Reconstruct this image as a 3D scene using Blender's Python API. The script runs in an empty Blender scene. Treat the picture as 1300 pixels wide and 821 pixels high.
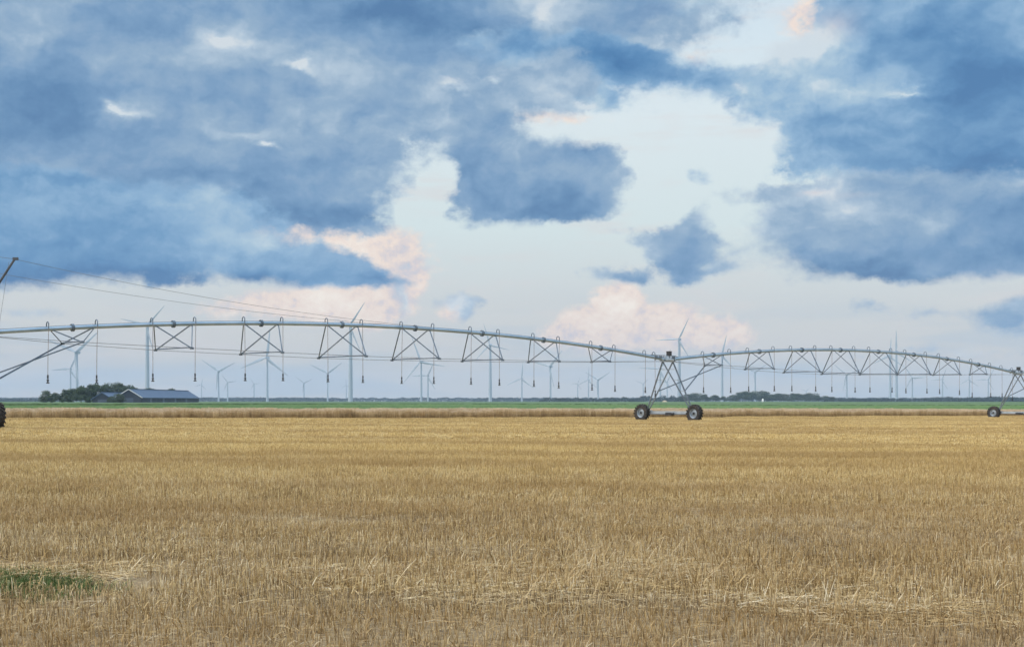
import bpy, bmesh, math, random
import numpy as np
from mathutils import Vector, Matrix
R = math.radians
F = 1750.0; CX = 650.0; HY = 508.7; CAMZ = 1.5
scene = bpy.context.scene
col = scene.collection
rnd = random.Random(7)

def at(px, py, d):
    return Vector(((px-CX)/F*d, d, CAMZ+(HY-py)/F*d))

def s2l(c):
    out = []
    for v in c:
        v = v/255.0
        out.append(v/12.92 if v <= 0.04045 else ((v+0.055)/1.055)**2.4)
    return out

# ------------------------------------------------------------------ camera
cam_d = bpy.data.cameras.new("camera"); cam = bpy.data.objects.new("camera", cam_d)
col.objects.link(cam); scene.camera = cam
cam.location = (0, 0, CAMZ); cam.rotation_euler = (R(90), 0, 0)
cam_d.sensor_width = 36; cam_d.lens = 36*F/1300.0
cam_d.shift_y = (HY-410.5)/1300.0
cam_d.clip_start = 0.1; cam_d.clip_end = 40000
scene.view_settings.view_transform = 'Standard'; scene.view_settings.look = 'None'
scene.view_settings.exposure = 0; scene.view_settings.gamma = 1
scene.view_settings.use_curve_mapping = False

# ------------------------------------------------------------------ node helper
class NB:
    def __init__(s, tree): s.t = tree; s.n = tree.nodes; s.l = tree.links; s.n.clear()
    def put(s, sock, v):
        if v is None: return
        if isinstance(v, bpy.types.NodeSocket): s.l.new(v, sock)
        else: sock.default_value = v
    def node(s, typ, **kw):
        n = s.n.new(typ)
        for k, v in kw.items(): setattr(n, k, v)
        return n
    def m(s, op, a, b=None, c=None, clamp=False):
        n = s.node('ShaderNodeMath', operation=op, use_clamp=clamp)
        s.put(n.inputs[0], a); s.put(n.inputs[1], b); s.put(n.inputs[2], c)
        return n.outputs[0]
    def v(s, op, a, b=None, c=None, scale=None):
        n = s.node('ShaderNodeVectorMath', operation=op)
        s.put(n.inputs[0], a); s.put(n.inputs[1], b)
        if c is not None: s.put(n.inputs[2], c)
        if scale is not None: s.put(n.inputs['Scale'], scale)
        return n.outputs['Value'] if op in ('LENGTH', 'DOT_PRODUCT', 'DISTANCE') else n.outputs[0]
    def noise(s, vec, scale, detail=4, rough=0.55, color=False, distort=0.0, dims='3D'):
        n = s.node('ShaderNodeTexNoise', noise_dimensions=dims)
        if vec is not None: s.l.new(vec, n.inputs['Vector'])
        n.inputs['Scale'].default_value = scale; n.inputs['Detail'].default_value = detail
        n.inputs['Roughness'].default_value = rough; n.inputs['Distortion'].default_value = distort
        return n.outputs['Color' if color else 'Fac']
    def sstep(s, x, a, b, o0=0.0, o1=1.0, kind='SMOOTHSTEP'):
        n = s.node('ShaderNodeMapRange', interpolation_type=kind, clamp=True) if kind == 'LINEAR' else s.node('ShaderNodeMapRange', interpolation_type=kind)
        s.put(n.inputs['Value'], x); s.put(n.inputs['From Min'], a); s.put(n.inputs['From Max'], b)
        s.put(n.inputs['To Min'], o0); s.put(n.inputs['To Max'], o1)
        return n.outputs[0]
    def mix(s, f, a, b, blend='MIX'):
        n = s.node('ShaderNodeMix', data_type='RGBA', blend_type=blend)
        s.put(n.inputs[0], f)
        for sock, x in ((n.inputs[6], a), (n.inputs[7], b)):
            if isinstance(x, bpy.types.NodeSocket): s.l.new(x, sock)
            else: sock.default_value = (*x[:3], 1)
        return n.outputs[2]
    def ramp(s, f, stops, interp='LINEAR'):
        n = s.node('ShaderNodeValToRGB'); cr = n.color_ramp; cr.interpolation = interp
        while len(cr.elements) > 1: cr.elements.remove(cr.elements[-1])
        cr.elements[0].position = stops[0][0]; cr.elements[0].color = (*stops[0][1][:3], 1)
        for p, c in stops[1:]:
            e = cr.elements.new(p); e.color = (*c[:3], 1)
        s.put(n.inputs[0], f)
        return n.outputs[0]

# ------------------------------------------------------------------ sky
SUN_EL, SUN_AZ = 34.0, 248.0      # degrees; azimuth clockwise from +Y: behind thin cloud, to the left
world = bpy.data.worlds.new("World"); scene.world = world; world.use_nodes = True
W = NB(world.node_tree)
tc = W.node('ShaderNodeTexCoord').outputs['Generated']
sep = W.node('ShaderNodeSeparateXYZ'); W.l.new(tc, sep.inputs[0])
az = W.m('ARCTAN2', sep.outputs[0], sep.outputs[1])
el = W.m('ARCSINE', sep.outputs[2])
X = W.m('MULTIPLY', az, 17.5); Y = W.m('MULTIPLY', el, 17.5)
cmb = W.node('ShaderNodeCombineXYZ'); W.l.new(X, cmb.inputs[0]); W.l.new(Y, cmb.inputs[1])
P = cmb.outputs[0]
Pst = W.v('MULTIPLY', P, (1.0, 1.45, 1.0))
wc = W.noise(Pst, 0.85, 6, 0.6, color=True)
warp = W.v('SUBTRACT', wc, (0.5, 0.5, 0.5))
Pw = W.v('MULTIPLY_ADD', warp, (0.62, 0.42, 0.0), P)         # strongly warped, for edges
Ps = W.v('MULTIPLY_ADD', warp, (1.1, 0.8, 0.0), P)           # for tones
n_edge = W.noise(W.v('MULTIPLY', P, (1.0, 1.3, 1.0)), 3.4, 7, 0.62)
n_edge0 = W.m('SUBTRACT', n_edge, 0.5)

def conv(cx, cy, rx, ry):
    u = (cx-CX)/F; a = math.atan(u); v = (HY-cy)/F
    return (17.5*a, 17.5*math.atan(v*math.cos(a)), rx/(1+u*u)/100, ry*math.cos(a)/(1+v*v)/100)

def ell(xy, acc, cx, cy, rx, ry, rot=0):
    # the running value rides along in z (scaled away), so the shader evaluates one ellipse at a time
    x, y, a, b = conv(cx, cy, rx, ry)
    c = W.node('ShaderNodeCombineXYZ'); W.put(c.inputs[0], xy[0]); W.put(c.inputs[1], xy[1]); W.put(c.inputs[2], acc)
    n = W.node('ShaderNodeMapping', vector_type='TEXTURE')
    W.l.new(c.outputs[0], n.inputs[0])
    n.inputs['Location'].default_value = (x, y, 0)
    n.inputs['Rotation'].default_value = (0, 0, R(rot))
    n.inputs['Scale'].default_value = (a, b, 1e6)
    return n.outputs[0], min(a, b)

def split(vec):
    n = W.node('ShaderNodeSeparateXYZ'); W.l.new(vec, n.inputs[0])
    return n.outputs[0], n.outputs[1]
XYw = split(Pw); XYs = split(Ps)
Yf = W.m('MULTIPLY_ADD', W.m('SUBTRACT', XYw[1], Y), 0.35, Y)   # flatter bases

def union(blobs, xy, start=-6.0):
    cur = start
    for b in blobs:
        o, mrad = ell(xy, cur, *b[:4], b[4] if len(b) > 4 else 0)
        ln = W.v('LENGTH', o)
        sd = W.m('MULTIPLY_ADD', ln, -mrad, mrad)
        if len(b) > 5:   # flat base at photo row b[5]
            yb = conv(b[0], b[5], 1, 1)[1]
            sd = W.m('MINIMUM', sd, W.m('SUBTRACT', Yf, yb))
        cur = W.m('SMOOTH_MAX', cur, sd, 0.12)
    return cur

def tones(blobs, xy, start):
    cur = start
    for b in blobs:
        o, _ = ell(xy, cur, *b[:4], b[5] if len(b) > 5 else 0)
        g = W.node('ShaderNodeTexGradient', gradient_type='QUADRATIC_SPHERE'); W.l.new(o, g.inputs[0])
        cur = W.m('MULTIPLY_ADD', g.outputs['Fac'], b[4], cur)
    return cur

# clear air between the clouds: Nishita under a pale high veil
nish = W.node('ShaderNodeTexSky', sky_type='NISHITA'); nish.sun_disc = False
nish.sun_elevation = R(SUN_EL); nish.sun_rotation = R(SUN_AZ)
veil = W.ramp(W.m('DIVIDE', Y, 5.2), [
    (0.0, s2l((222, 216, 208))), (0.13, s2l((218, 215, 211))), (0.25, s2l((216, 219, 218))),
    (0.42, s2l((221, 234, 234))), (0.68, s2l((228, 239, 242))), (1.0, s2l((214, 233, 245)))])
cir = W.noise(W.v('MULTIPLY', P, (0.45, 2.0, 1.0)), 1.3, 5, 0.6)
veil = W.mix(W.sstep(cir, 0.48, 0.75, 0, 0.55), veil, s2l((226, 218, 216)))
cir2 = W.noise(W.v('MULTIPLY', P, (0.4, 2.6, 1.0)), 0.8, 4, 0.5)
lowmask = W.m('SUBTRACT', 1.0, W.sstep(Y, 0.5, 1.6))
veil = W.mix(W.m('MULTIPLY', lowmask, W.sstep(cir2, 0.45, 0.62, 0, 0.55)), veil, s2l((184, 200, 214)))
veil10 = W.v('SCALE', veil, scale=10.0)
base = W.mix(0.92, nish.outputs[0], veil10)

# warm far cumulus
pink = union([(470, 312, 75, 24, 8), (415, 303, 130, 22, -12), (345, 290, 60, 10, -5), (500, 345, 45, 45),
              (415, 388, 105, 24, 3), (470, 385, 55, 34), (330, 388, 70, 12),
              (782, 386, 38, 32), (768, 412, 60, 36), (842, 408, 54, 26), (866, 398, 24, 18), (908, 424, 50, 26), (735, 425, 40, 22),
              (800, 430, 115, 22), (575, 395, 22, 14),
              (1050, 25, 62, 34), (880, 70, 14, 6), (820, 22, 22, 16),
              (693, 145, 36, 7, 8), (715, 150, 30, 5)], XYw)
pcov = W.sstep(W.m('MULTIPLY_ADD', n_edge0, 0.28, pink), -0.05, 0.08)
pcov = W.m('MULTIPLY', pcov, W.sstep(Y, 0.42, 0.78, 0.0, 1.0))
Pp = W.v('MULTIPLY_ADD', warp, (0.35, 0.35, 0.0), P)
prel = W.m('SUBTRACT', W.noise(Pp, 4.5, 5, 0.6), W.noise(W.v('ADD', Pp, (-0.02, 0.06, 0.0)), 4.5, 5, 0.6))
ptone = tones([(780, 395, 60, 50, 0.5), (850, 405, 60, 30, 0.2), (440, 320, 110, 50, 0.35), (430, 385, 110, 40, 0.45),
               (500, 380, 30, 60, -0.4), (520, 330, 60, 60, -0.3), (812, 398, 18, 35, -0.5), (900, 450, 90, 26, -0.25), (775, 448, 90, 18, -0.25)],
              XYw, W.m('MULTIPLY_ADD', n_edge0, 1.1, 0.52))
pcol = W.ramp(W.m('MULTIPLY_ADD', prel, 1.0, ptone), [(0.0, s2l((186, 200, 216))), (0.3, s2l((220, 210, 212))), (0.55, s2l((245, 226, 213))), (1.0, s2l((255, 243, 230)))])
cur = W.mix(W.m('MULTIPLY', pcov, 0.93), base, W.v('SCALE', pcol, scale=10.0))

# blue grey cloud bodies, composited back to front so nearer clouds overlap the ones behind
n_t = W.noise(W.v('MULTIPLY', Ps, (1.0, 1.3, 1.0)), 1.15, 7, 0.55)
Pr = W.v('MULTIPLY_ADD', warp, (0.5, 0.4, 0.0), W.v('MULTIPLY', P, (1.0, 1.35, 1.0)))
relief = W.m('SUBTRACT', W.noise(Pr, 1.9, 6, 0.55), W.noise(W.v('ADD', Pr, (-0.05, 0.13, 0.0)), 1.9, 6, 0.55))
t_base = W.m('MULTIPLY_ADD', W.m('SUBTRACT', n_t, 0.5), 0.78, 0.51)
t_base = W.m('MULTIPLY_ADD', relief, 0.62, t_base)
n_big = W.noise(Pst, 0.6, 3, 0.5)
softn = W.sstep(n_big, 0.38, 0.62, 0.07, 0.20)       # some rims crisp, some frayed
SLATE = [(0.0, s2l((78, 121, 167))), (0.2, s2l((95, 137, 179))), (0.42, s2l((119, 155, 192))), (0.62, s2l((146, 174, 201))), (0.82, s2l((178, 198, 216))), (1.0, s2l((212, 221, 228)))]
BLUE = [(0.0, s2l((70, 120, 170))), (0.2, s2l((86, 136, 183))), (0.42, s2l((110, 154, 195))), (0.62, s2l((142, 178, 210))), (0.82, s2l((174, 200, 219))), (1.0, s2l((210, 222, 230)))]
def layer(cur, blobs, tn, ramp_, rim, amp=0.42, opacity=0.97, gaps=None, wild=False, rim_to=None):
    body = union(blobs, XYw)
    if gaps: body = W.m('SMOOTH_MIN', body, W.m('MULTIPLY', union(gaps, XYw), -1.0), 0.08)
    if wild:     # cloud cover away from the photographed part of the sky
        far = W.noise(Pst, 0.35, 6, 0.6)
        outside = W.m('MAXIMUM', W.sstep(W.m('ABSOLUTE', az), 0.42, 0.62, 0, 1), W.sstep(Y, 5.4, 7.0, 0, 1))
        body = W.m('MULTIPLY_ADD', outside, W.m('SUBTRACT', W.m('MULTIPLY', W.m('SUBTRACT', far, 0.53), 3.0), body), body)
    sdn = W.m('MULTIPLY_ADD', n_edge0, amp, body)
    cov = W.sstep(sdn, -0.04, softn)
    t = W.m('ADD', t_base, W.sstep(sdn, 0.0, 0.38, rim, 0.0))
    t = tones(tn, XYs, t)
    c = W.ramp(t, ramp_)
    return W.mix(W.m('MULTIPLY', cov, opacity), cur, W.v('SCALE', c, scale=10.0))

# upper left sheet and the band along the top
cur = layer(cur, [(150, 60, 500, 190), (330, 190, 215, 108, 0, 292), (440, 262, 100, 40, 0, 304), (40, 250, 340, 80),
                  (500, 0, 470, 118), (690, 70, 90, 70), (560, 130, 120, 50), (690, 125, 70, 26)],
            [(500, 20, 330, 75, -0.5, -4), (640, 45, 130, 40, -0.3, -10), (50, 140, 230, 95, -0.5), (200, 35, 220, 60, -0.25), (370, 268, 260, 50, -0.5), (230, 225, 260, 40, -0.25), (480, 270, 90, 40, -0.3),
             (285, 55, 130, 70, 0.55, 20), (155, 138, 70, 30, 0.7), (145, 135, 22, 12, 0.4), (430, 85, 200, 55, 0.25), (30, 50, 80, 70, 0.2), (250, 25, 30, 40, 0.2), (690, 112, 90, 36, 0.15), (340, 185, 26, 8, 0.7), (380, 89, 30, 12, 0.6),
             (300, 165, 120, 22, 0.25, -8), (370, 150, 120, 60, 0.15), (690, 20, 110, 70, 0.7), (480, 150, 100, 60, 0.1)],
            SLATE, 0.22, gaps=[(550, 232, 24, 30, 4), (536, 262, 42, 22, 20), (600, 280, 30, 16)], wild=True)
# dark bar from the top middle towards the right
cur = layer(cur, [(660, 62, 90, 26, -6), (790, 84, 125, 34, -10), (900, 98, 110, 30, -14), (742, 118, 90, 22, -16), (960, 100, 70, 22, -10)],
            [(800, 80, 190, 55, -0.5, -6), (640, 55, 120, 40, -0.35), (742, 124, 80, 20, 0.3, -14), (860, 112, 60, 20, 0.35), (960, 108, 60, 24, -0.1)],
            BLUE, 0.22, amp=0.36, gaps=[(905, 38, 78, 22, -4), (800, 164, 125, 26)])
# middle cloud with a piled up top
cur = layer(cur, [(588, 140, 78, 40), (560, 165, 50, 30), (622, 190, 72, 70), (655, 225, 88, 68, 0, 283), (722, 232, 84, 54, 0, 281), (765, 200, 34, 18), (640, 262, 70, 26, 0, 288), (650, 130, 60, 40), (598, 294, 9, 10), (700, 100, 60, 36), (793, 215, 12, 7)],
            [(580, 108, 70, 14, 0.45, 8), (640, 125, 90, 50, 0.2), (700, 100, 80, 50, 0.25), (560, 150, 30, 40, 0.3), (700, 265, 150, 42, -0.55), (740, 195, 70, 26, -0.35), (600, 235, 90, 70, -0.35), (665, 222, 90, 26, 0.2), (630, 180, 70, 40, -0.05)],
            SLATE, 0.12, amp=0.36, gaps=[(556, 222, 16, 26, 4), (720, 155, 56, 20), (860, 215, 50, 40), (640, 305, 90, 17)])
# lower left cloud in front
cur = layer(cur, [(60, 290, 345, 76, 0, 369), (215, 282, 130, 52, 0, 367), (335, 328, 130, 40, -8, 365), (400, 340, 75, 24, 0, 364), (452, 348, 46, 17, 0, 363), (478, 350, 17, 13, 0, 363), (508, 358, 14, 8), (40, 240, 120, 40)],
            [(90, 350, 360, 50, -0.8), (330, 355, 260, 26, -0.55), (480, 352, 60, 20, -0.35), (60, 300, 200, 50, -0.2), (230, 262, 150, 40, 0.2), (330, 300, 110, 36, 0.3), (40, 262, 120, 40, 0.1), (100, 215, 200, 34, -0.25)],
            BLUE, 0.08, amp=0.28)
# right hand clouds
cur = layer(cur, [(1240, 60, 250, 140), (1140, 160, 165, 92), (1010, 120, 92, 44), (1060, 90, 120, 46), (1320, 230, 260, 108, 0, 352), (1010, 212, 40, 14), (890, 3, 45, 9), (892, 20, 26, 7), (886, 225, 11, 10)],
            [(1240, 110, 200, 130, -0.6), (1170, 40, 130, 50, -0.3), (1240, 215, 230, 50, -0.5), (1040, 105, 70, 30, -0.1), (1000, 190, 120, 60, -0.1), (1180, 190, 160, 40, -0.15),
             (1010, 62, 120, 60, 0.9), (1090, 110, 170, 40, 0.35), (1155, 110, 60, 10, 0.5), (1040, 235, 100, 20, 0.5), (945, 110, 40, 20, 0.3)],
            BLUE, 0.24, gaps=[(905, 40, 74, 22, -4), (850, 165, 90, 30)])
cur = layer(cur, [(1190, 300, 250, 78, 0, 357), (1150, 255, 150, 40), (1040, 285, 95, 50, 0, 350), (1010, 246, 100, 16), (1320, 290, 200, 70, 0, 352), (868, 318, 48, 34), (842, 304, 50, 10, -14), (905, 340, 60, 12, 8), (930, 322, 40, 7, 20), (884, 288, 18, 26, -25),
                  (787, 348, 42, 11), (1103, 389, 18, 8), (1285, 402, 62, 26), (1250, 398, 46, 8), (1180, 396, 36, 5), (1240, 449, 66, 4), (1190, 447, 30, 3),
                  (40, 397, 42, 8, 0, 403), (575, 384, 34, 12), (588, 392, 16, 18), (507, 388, 8, 38)],
            [(1130, 348, 270, 44, -0.85), (1290, 310, 170, 60, -0.4), (1120, 235, 40, 14, -0.1), (1080, 268, 190, 46, 0.42), (1050, 243, 80, 16, 0.25), (1200, 285, 130, 34, 0.15), (960, 246, 60, 16, -0.1), (870, 335, 70, 34, -0.35), (800, 350, 60, 15, -0.45),
             (1300, 395, 60, 24, 0.25), (1280, 415, 70, 14, -0.2), (575, 388, 40, 40, 0.55), (507, 388, 20, 60, 0.55), (1240, 449, 80, 20, 0.3), (40, 397, 60, 20, 0.1)],
            SLATE, 0.20, amp=0.30)
glow = tones([(1035, 243, 38, 8, 1.1), (1085, 247, 60, 8, 0.3), (1058, 30, 62, 32, 0.75), (1000, 15, 50, 30, 0.5)], XYw, 0.0)
cur = W.mix(W.m('MULTIPLY', glow, 0.8, clamp=True), cur, W.v('SCALE', W.ramp(ptone, [(0.0, s2l((190, 200, 216))), (0.5, s2l((222, 216, 218))), (1.0, s2l((238, 228, 222)))]), scale=10.0))
# thin bright cloud round the hidden sun; unseen sky overhead brightened to light ground
sdir = (math.sin(R(SUN_AZ))*math.cos(R(SUN_EL)), math.cos(R(SUN_AZ))*math.cos(R(SUN_EL)), math.sin(R(SUN_EL)))
dt = W.v('DOT_PRODUCT', tc, sdir)
cur = W.v('ADD', cur, W.v('SCALE', (9.0, 7.6, 6.2), scale=W.sstep(dt, 0.5, 1.0, 0.0, 0.8)))
cur = W.v('SCALE', cur, scale=W.sstep(el, 0.36, 0.9, 1.0, 2.3))
bg = W.node('ShaderNodeBackground'); W.l.new(cur, bg.inputs[0]); bg.inputs[1].default_value = 0.1
wo = W.node('ShaderNodeOutputWorld'); W.l.new(bg.outputs[0], wo.inputs[0])
world.cycles.sampling_method = 'MANUAL'; world.cycles.sample_map_resolution = 512

sun_d = bpy.data.lights.new("sun", 'SUN'); sun_d.energy = 0.9; sun_d.angle = R(16); sun_d.color = (1.0, 0.90, 0.78)
sun = bpy.data.objects.new("sun", sun_d); col.objects.link(sun)
sun.rotation_euler = Vector(sdir).to_track_quat('Z', 'Y').to_euler()

# ------------------------------------------------------------------ mesh helpers
def tag(o, label=None, cat=None, group=None, kind=None):
    if label: o['label'] = label
    if cat: o['category'] = cat
    if group: o['group'] = group
    if kind: o['kind'] = kind
    return o

def empty(name, loc=(0, 0, 0), rz=0):
    o = bpy.data.objects.new(name, None); o.empty_display_size = 0.5
    o.location = loc; o.rotation_euler = (0, 0, rz); col.objects.link(o)
    return o

class MB:
    def __init__(s, origin=(0, 0, 0)): s.vs = []; s.fs = []; s.o = Vector(origin)
    def add(s, vs, fs):
        k = len(s.vs); s.vs += [Vector(v)-s.o for v in vs]; s.fs += [tuple(i+k for i in f) for f in fs]
    def tube(s, pts, r, n=8, cap=True):
        pts = [Vector(p) for p in pts]
        rs = r if isinstance(r, (list, tuple)) else [r]*len(pts)
        t0 = (pts[1]-pts[0]).normalized()
        ref = Vector((0, 0, 1)) if abs(t0.z) < 0.9 else Vector((1, 0, 0))
        u = t0.cross(ref).normalized()
        vs = []; fs = []
        for i, p in enumerate(pts):
            t = (pts[min(i+1, len(pts)-1)]-pts[max(i-1, 0)]).normalized()
            u = (u - t*u.dot(t)).normalized(); w = t.cross(u)
            for k in range(n):
                a = 2*math.pi*k/n + math.pi/n
                vs.append(p + (u*math.cos(a)+w*math.sin(a))*rs[i])
        for i in range(len(pts)-1):
            for k in range(n):
                fs.append((i*n+k, i*n+(k+1) % n, (i+1)*n+(k+1) % n, (i+1)*n+k))
        if cap:
            fs.append(tuple(range(n-1, -1, -1))); fs.append(tuple((len(pts)-1)*n+k for k in range(n)))
        s.add(vs, fs)
    def bar(s, a, b, w, h, up=(0, 0, 1)):
        a, b, up = Vector(a), Vector(b), Vector(up)
        t = (b-a).normalized()
        if abs(t.dot(up)) > 0.98: up = Vector((1, 0, 0))
        x = t.cross(up).normalized(); z = x.cross(t)
        vs = [p + x*sx*w/2 + z*sz*h/2 for p in (a, b) for sx, sz in ((-1, -1), (1, -1), (1, 1), (-1, 1))]
        s.add(vs, [(3, 2, 1, 0), (4, 5, 6, 7), (0, 1, 5, 4), (1, 2, 6, 5), (2, 3, 7, 6), (3, 0, 4, 7)])
    def angle(s, a, b, w, t=0.012):     # L-section steel
        a, b = Vector(a), Vector(b); d = (b-a).normalized()
        ref = Vector((0, 0, 1)) if abs(d.z) < 0.95 else Vector((1, 0, 0))
        x = d.cross(ref).normalized(); z = x.cross(d)
        prof = [(0, 0), (w, 0), (w, t), (t, t), (t, w), (0, w)]
        vs = [p + x*(i-w/2) + z*(j-w/2) for p in (a, b) for i, j in prof]
        fs = [(k, (k+1) % 6, (k+1) % 6+6, k+6) for k in range(6)] + [(5, 4, 3, 2, 1, 0), (6, 7, 8, 9, 10, 11)]
        s.add(vs, fs)
    def box(s, c, d, rz=0, bev=0):
        c = Vector(c); hx, hy, hz = d[0]/2, d[1]/2, d[2]/2
        m = Matrix.Rotation(rz, 3, 'Z')
        vs = [c + m @ Vector((x*hx, y*hy, z*hz)) for z in (-1, 1) for x, y in ((-1, -1), (1, -1), (1, 1), (-1, 1))]
        s.add(vs, [(3, 2, 1, 0), (4, 5, 6, 7), (0, 1, 5, 4), (1, 2, 6, 5), (2, 3, 7, 6), (3, 0, 4, 7)])
    def lathe(s, prof, axis_pt, axis, n=32, closed=False):     # prof: list of (radius, along)
        a = Vector(axis).normalized(); ref = Vector((0, 0, 1)) if abs(a.z) < 0.9 else Vector((1, 0, 0))
        u = a.cross(ref).normalized(); w = a.cross(u); c = Vector(axis_pt)
        vs = []; fs = []; m = len(prof)
        for k in range(n):
            t = 2*math.pi*k/n
            for r, l in prof: vs.append(c + a*l + (u*math.cos(t)+w*math.sin(t))*r)
        for k in range(n):
            for i in range(m if closed else m-1):
                fs.append((k*m+i, ((k+1) % n)*m+i, ((k+1) % n)*m+(i+1) % m, k*m+(i+1) % m))
        s.add(vs, fs)
    def mesh(s, name, mat, smooth=False):
        me = bpy.data.meshes.new(name); me.from_pydata([tuple(v) for v in s.vs], [], s.fs)
        me.materials.append(mat)
        bm = bmesh.new(); bm.from_mesh(me); bmesh.ops.recalc_face_normals(bm, faces=bm.faces); bm.to_mesh(me); bm.free()
        if smooth:
            me.polygons.foreach_set('use_smooth', [True]*len(me.polygons))
            try: me.set_sharp_from_angle(angle=R(35))
            except Exception: pass
        me.update(); return me
    def build(s, name, mat, parent=None, smooth=False):
        return link(name, s.mesh(name, mat, smooth), parent)

def link(name, me, parent=None, loc=(0, 0, 0), rot=(0, 0, 0), scale=(1, 1, 1)):
    o = bpy.data.objects.new(name, me); o.location = loc; o.rotation_euler = rot; o.scale = scale
    if parent: o.parent = parent
    col.objects.link(o); return o

# ------------------------------------------------------------------ materials
def new_mat(name):
    m = bpy.data.materials.new(name); m.use_nodes = True
    b = NB(m.node_tree); out = b.node('ShaderNodeOutputMaterial')
    p = b.node('ShaderNodeBsdfPrincipled'); b.l.new(p.outputs[0], out.inputs[0])
    return m, b, p

def simple_mat(name, c1, c2, scale=3.0, rough=0.6, metal=0.0, bump=0.0, detail=5, stretch=(1, 1, 1), spec=0.5, bscale=None):
    m, b, p = new_mat(name)
    tc_ = b.node('ShaderNodeTexCoord').outputs['Object']
    v = b.v('MULTIPLY', tc_, stretch)
    n = b.noise(v, scale, detail, 0.6)
    b.l.new(b.mix(b.sstep(n, 0.3, 0.7, 0, 1), c1, c2), p.inputs['Base Color'])
    p.inputs['Roughness'].default_value = rough; p.inputs['Metallic'].default_value = metal
    p.inputs['Specular IOR Level'].default_value = spec
    if bump:
        bn = b.node('ShaderNodeBump'); bn.inputs['Strength'].default_value = bump; bn.inputs['Distance'].default_value = 0.02
        b.l.new(b.noise(v, bscale or scale*4, 4, 0.6), bn.inputs['Height']); b.l.new(bn.outputs[0], p.inputs['Normal'])
    return m

M = {}
M['galv'] = simple_mat('galvanised_steel', (0.38, 0.43, 0.48), (0.52, 0.56, 0.60), 2.2, 0.42, 0.55, 0.1)
M['pipe'] = simple_mat('galvanised_pipe', (0.26, 0.36, 0.47), (0.38, 0.47, 0.57), 0.8, 0.38, 0.5, 0.05)
M['strut'] = simple_mat('weathered_strut_steel', (0.10, 0.135, 0.18), (0.19, 0.235, 0.29), 2.0, 0.5, 0.5)
M['leg'] = simple_mat('leg_steel', (0.14, 0.17, 0.21), (0.25, 0.28, 0.32), 1.5, 0.5, 0.45)
M['rod'] = simple_mat('truss_rod_steel', (0.16, 0.17, 0.19), (0.25, 0.26, 0.28), 1.0, 0.5, 0.4)
M['hose'] = simple_mat('hose_rubber', (0.22, 0.19, 0.19), (0.32, 0.27, 0.27), 2.0, 0.6)
M['black'] = simple_mat('black_plastic', (0.018, 0.019, 0.022), (0.04, 0.04, 0.045), 4.0, 0.5)
M['tyre'] = simple_mat('dusty_rubber', (0.020, 0.019, 0.019), (0.065, 0.053, 0.046), 3.0, 0.85, 0, 0.3)
M['rim'] = simple_mat('painted_rim', (0.26, 0.31, 0.37), (0.38, 0.42, 0.47), 3.0, 0.45, 0.25)
M['mast'] = simple_mat('dark_mast_steel', (0.055, 0.065, 0.08), (0.10, 0.11, 0.13), 2.0, 0.6, 0.3)
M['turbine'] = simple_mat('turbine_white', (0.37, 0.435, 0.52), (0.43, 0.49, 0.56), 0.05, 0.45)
M['bark'] = simple_mat('bark', (0.05, 0.04, 0.03), (0.09, 0.07, 0.055), 2.0, 0.9)
M['brickwall'] = simple_mat('dark_cladding', (0.022, 0.030, 0.050), (0.038, 0.046, 0.068), 0.3, 0.8, stretch=(1, 1, 0.3))
M['roof'] = simple_mat('metal_roof', (0.045, 0.085, 0.16), (0.060, 0.105, 0.185), 0.15, 0.6, 0.1)
M['trim'] = simple_mat('white_trim', (0.65, 0.66, 0.68), (0.75, 0.75, 0.75), 1.0, 0.5)
M['door'] = simple_mat('barn_door', (0.05, 0.07, 0.11), (0.075, 0.095, 0.14), 1.0, 0.6)
M['white'] = simple_mat('white_plastic', (0.75, 0.76, 0.76), (0.82, 0.82, 0.80), 1.0, 0.5)
M['sandm'] = simple_mat('sand', (0.42, 0.33, 0.22), (0.52, 0.42, 0.30), 0.6, 0.9)

def leaf_mat(name, dark, mid, light, scale=0.35):
    m, b, p = new_mat(name)
    at_ = b.node('ShaderNodeAttribute', attribute_name='tint').outputs['Fac']
    geo = b.node('ShaderNodeNewGeometry').outputs['Position']
    n = b.noise(geo, scale, 4, 0.6)
    f = b.m('MULTIPLY_ADD', b.m('SUBTRACT', n, 0.5), 0.8, at_)
    b.l.new(b.ramp(f, [(0.1, dark), (0.5, mid), (0.95, light)]), p.inputs['Base Color'])
    p.inputs['Roughness'].default_value = 0.7; p.inputs['Specular IOR Level'].default_value = 0.2
    return m
M['leaf'] = leaf_mat('foliage', (0.022, 0.040, 0.016), (0.042, 0.070, 0.026), (0.085, 0.115, 0.045))
M['leaf2'] = leaf_mat('foliage_grey_green', (0.035, 0.052, 0.028), (0.062, 0.085, 0.042), (0.10, 0.125, 0.065))
M['farleaf'] = leaf_mat('far_foliage', (0.011, 0.023, 0.017), (0.018, 0.034, 0.024), (0.030, 0.048, 0.032), 0.02)

# ------------------------------------------------------------------ ground shape
def g(x, y=0.0):
    x = np.clip(x, -48, 78)
    z = -0.05 - 0.00538*x - 3.75e-5*x*x
    f = np.clip((np.asarray(y, float)-260)/350, 0, 1); f = f*f*(3-2*f)
    return z*(1-f)

fx = [-400, -120, -36.4, 0, 14.7, 66.8, 140, 400]; fy = [10, 68, 98, 117, 129.5, 180, 262, 600]
bx = [-400, -120, -38, 0, 83, 150, 400];     by = [18, 78, 110, 132, 226, 310, 660]
wheat_front = lambda x: np.interp(x, fx, fy)
wheat_back = lambda x: np.interp(x, bx, by)

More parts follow.
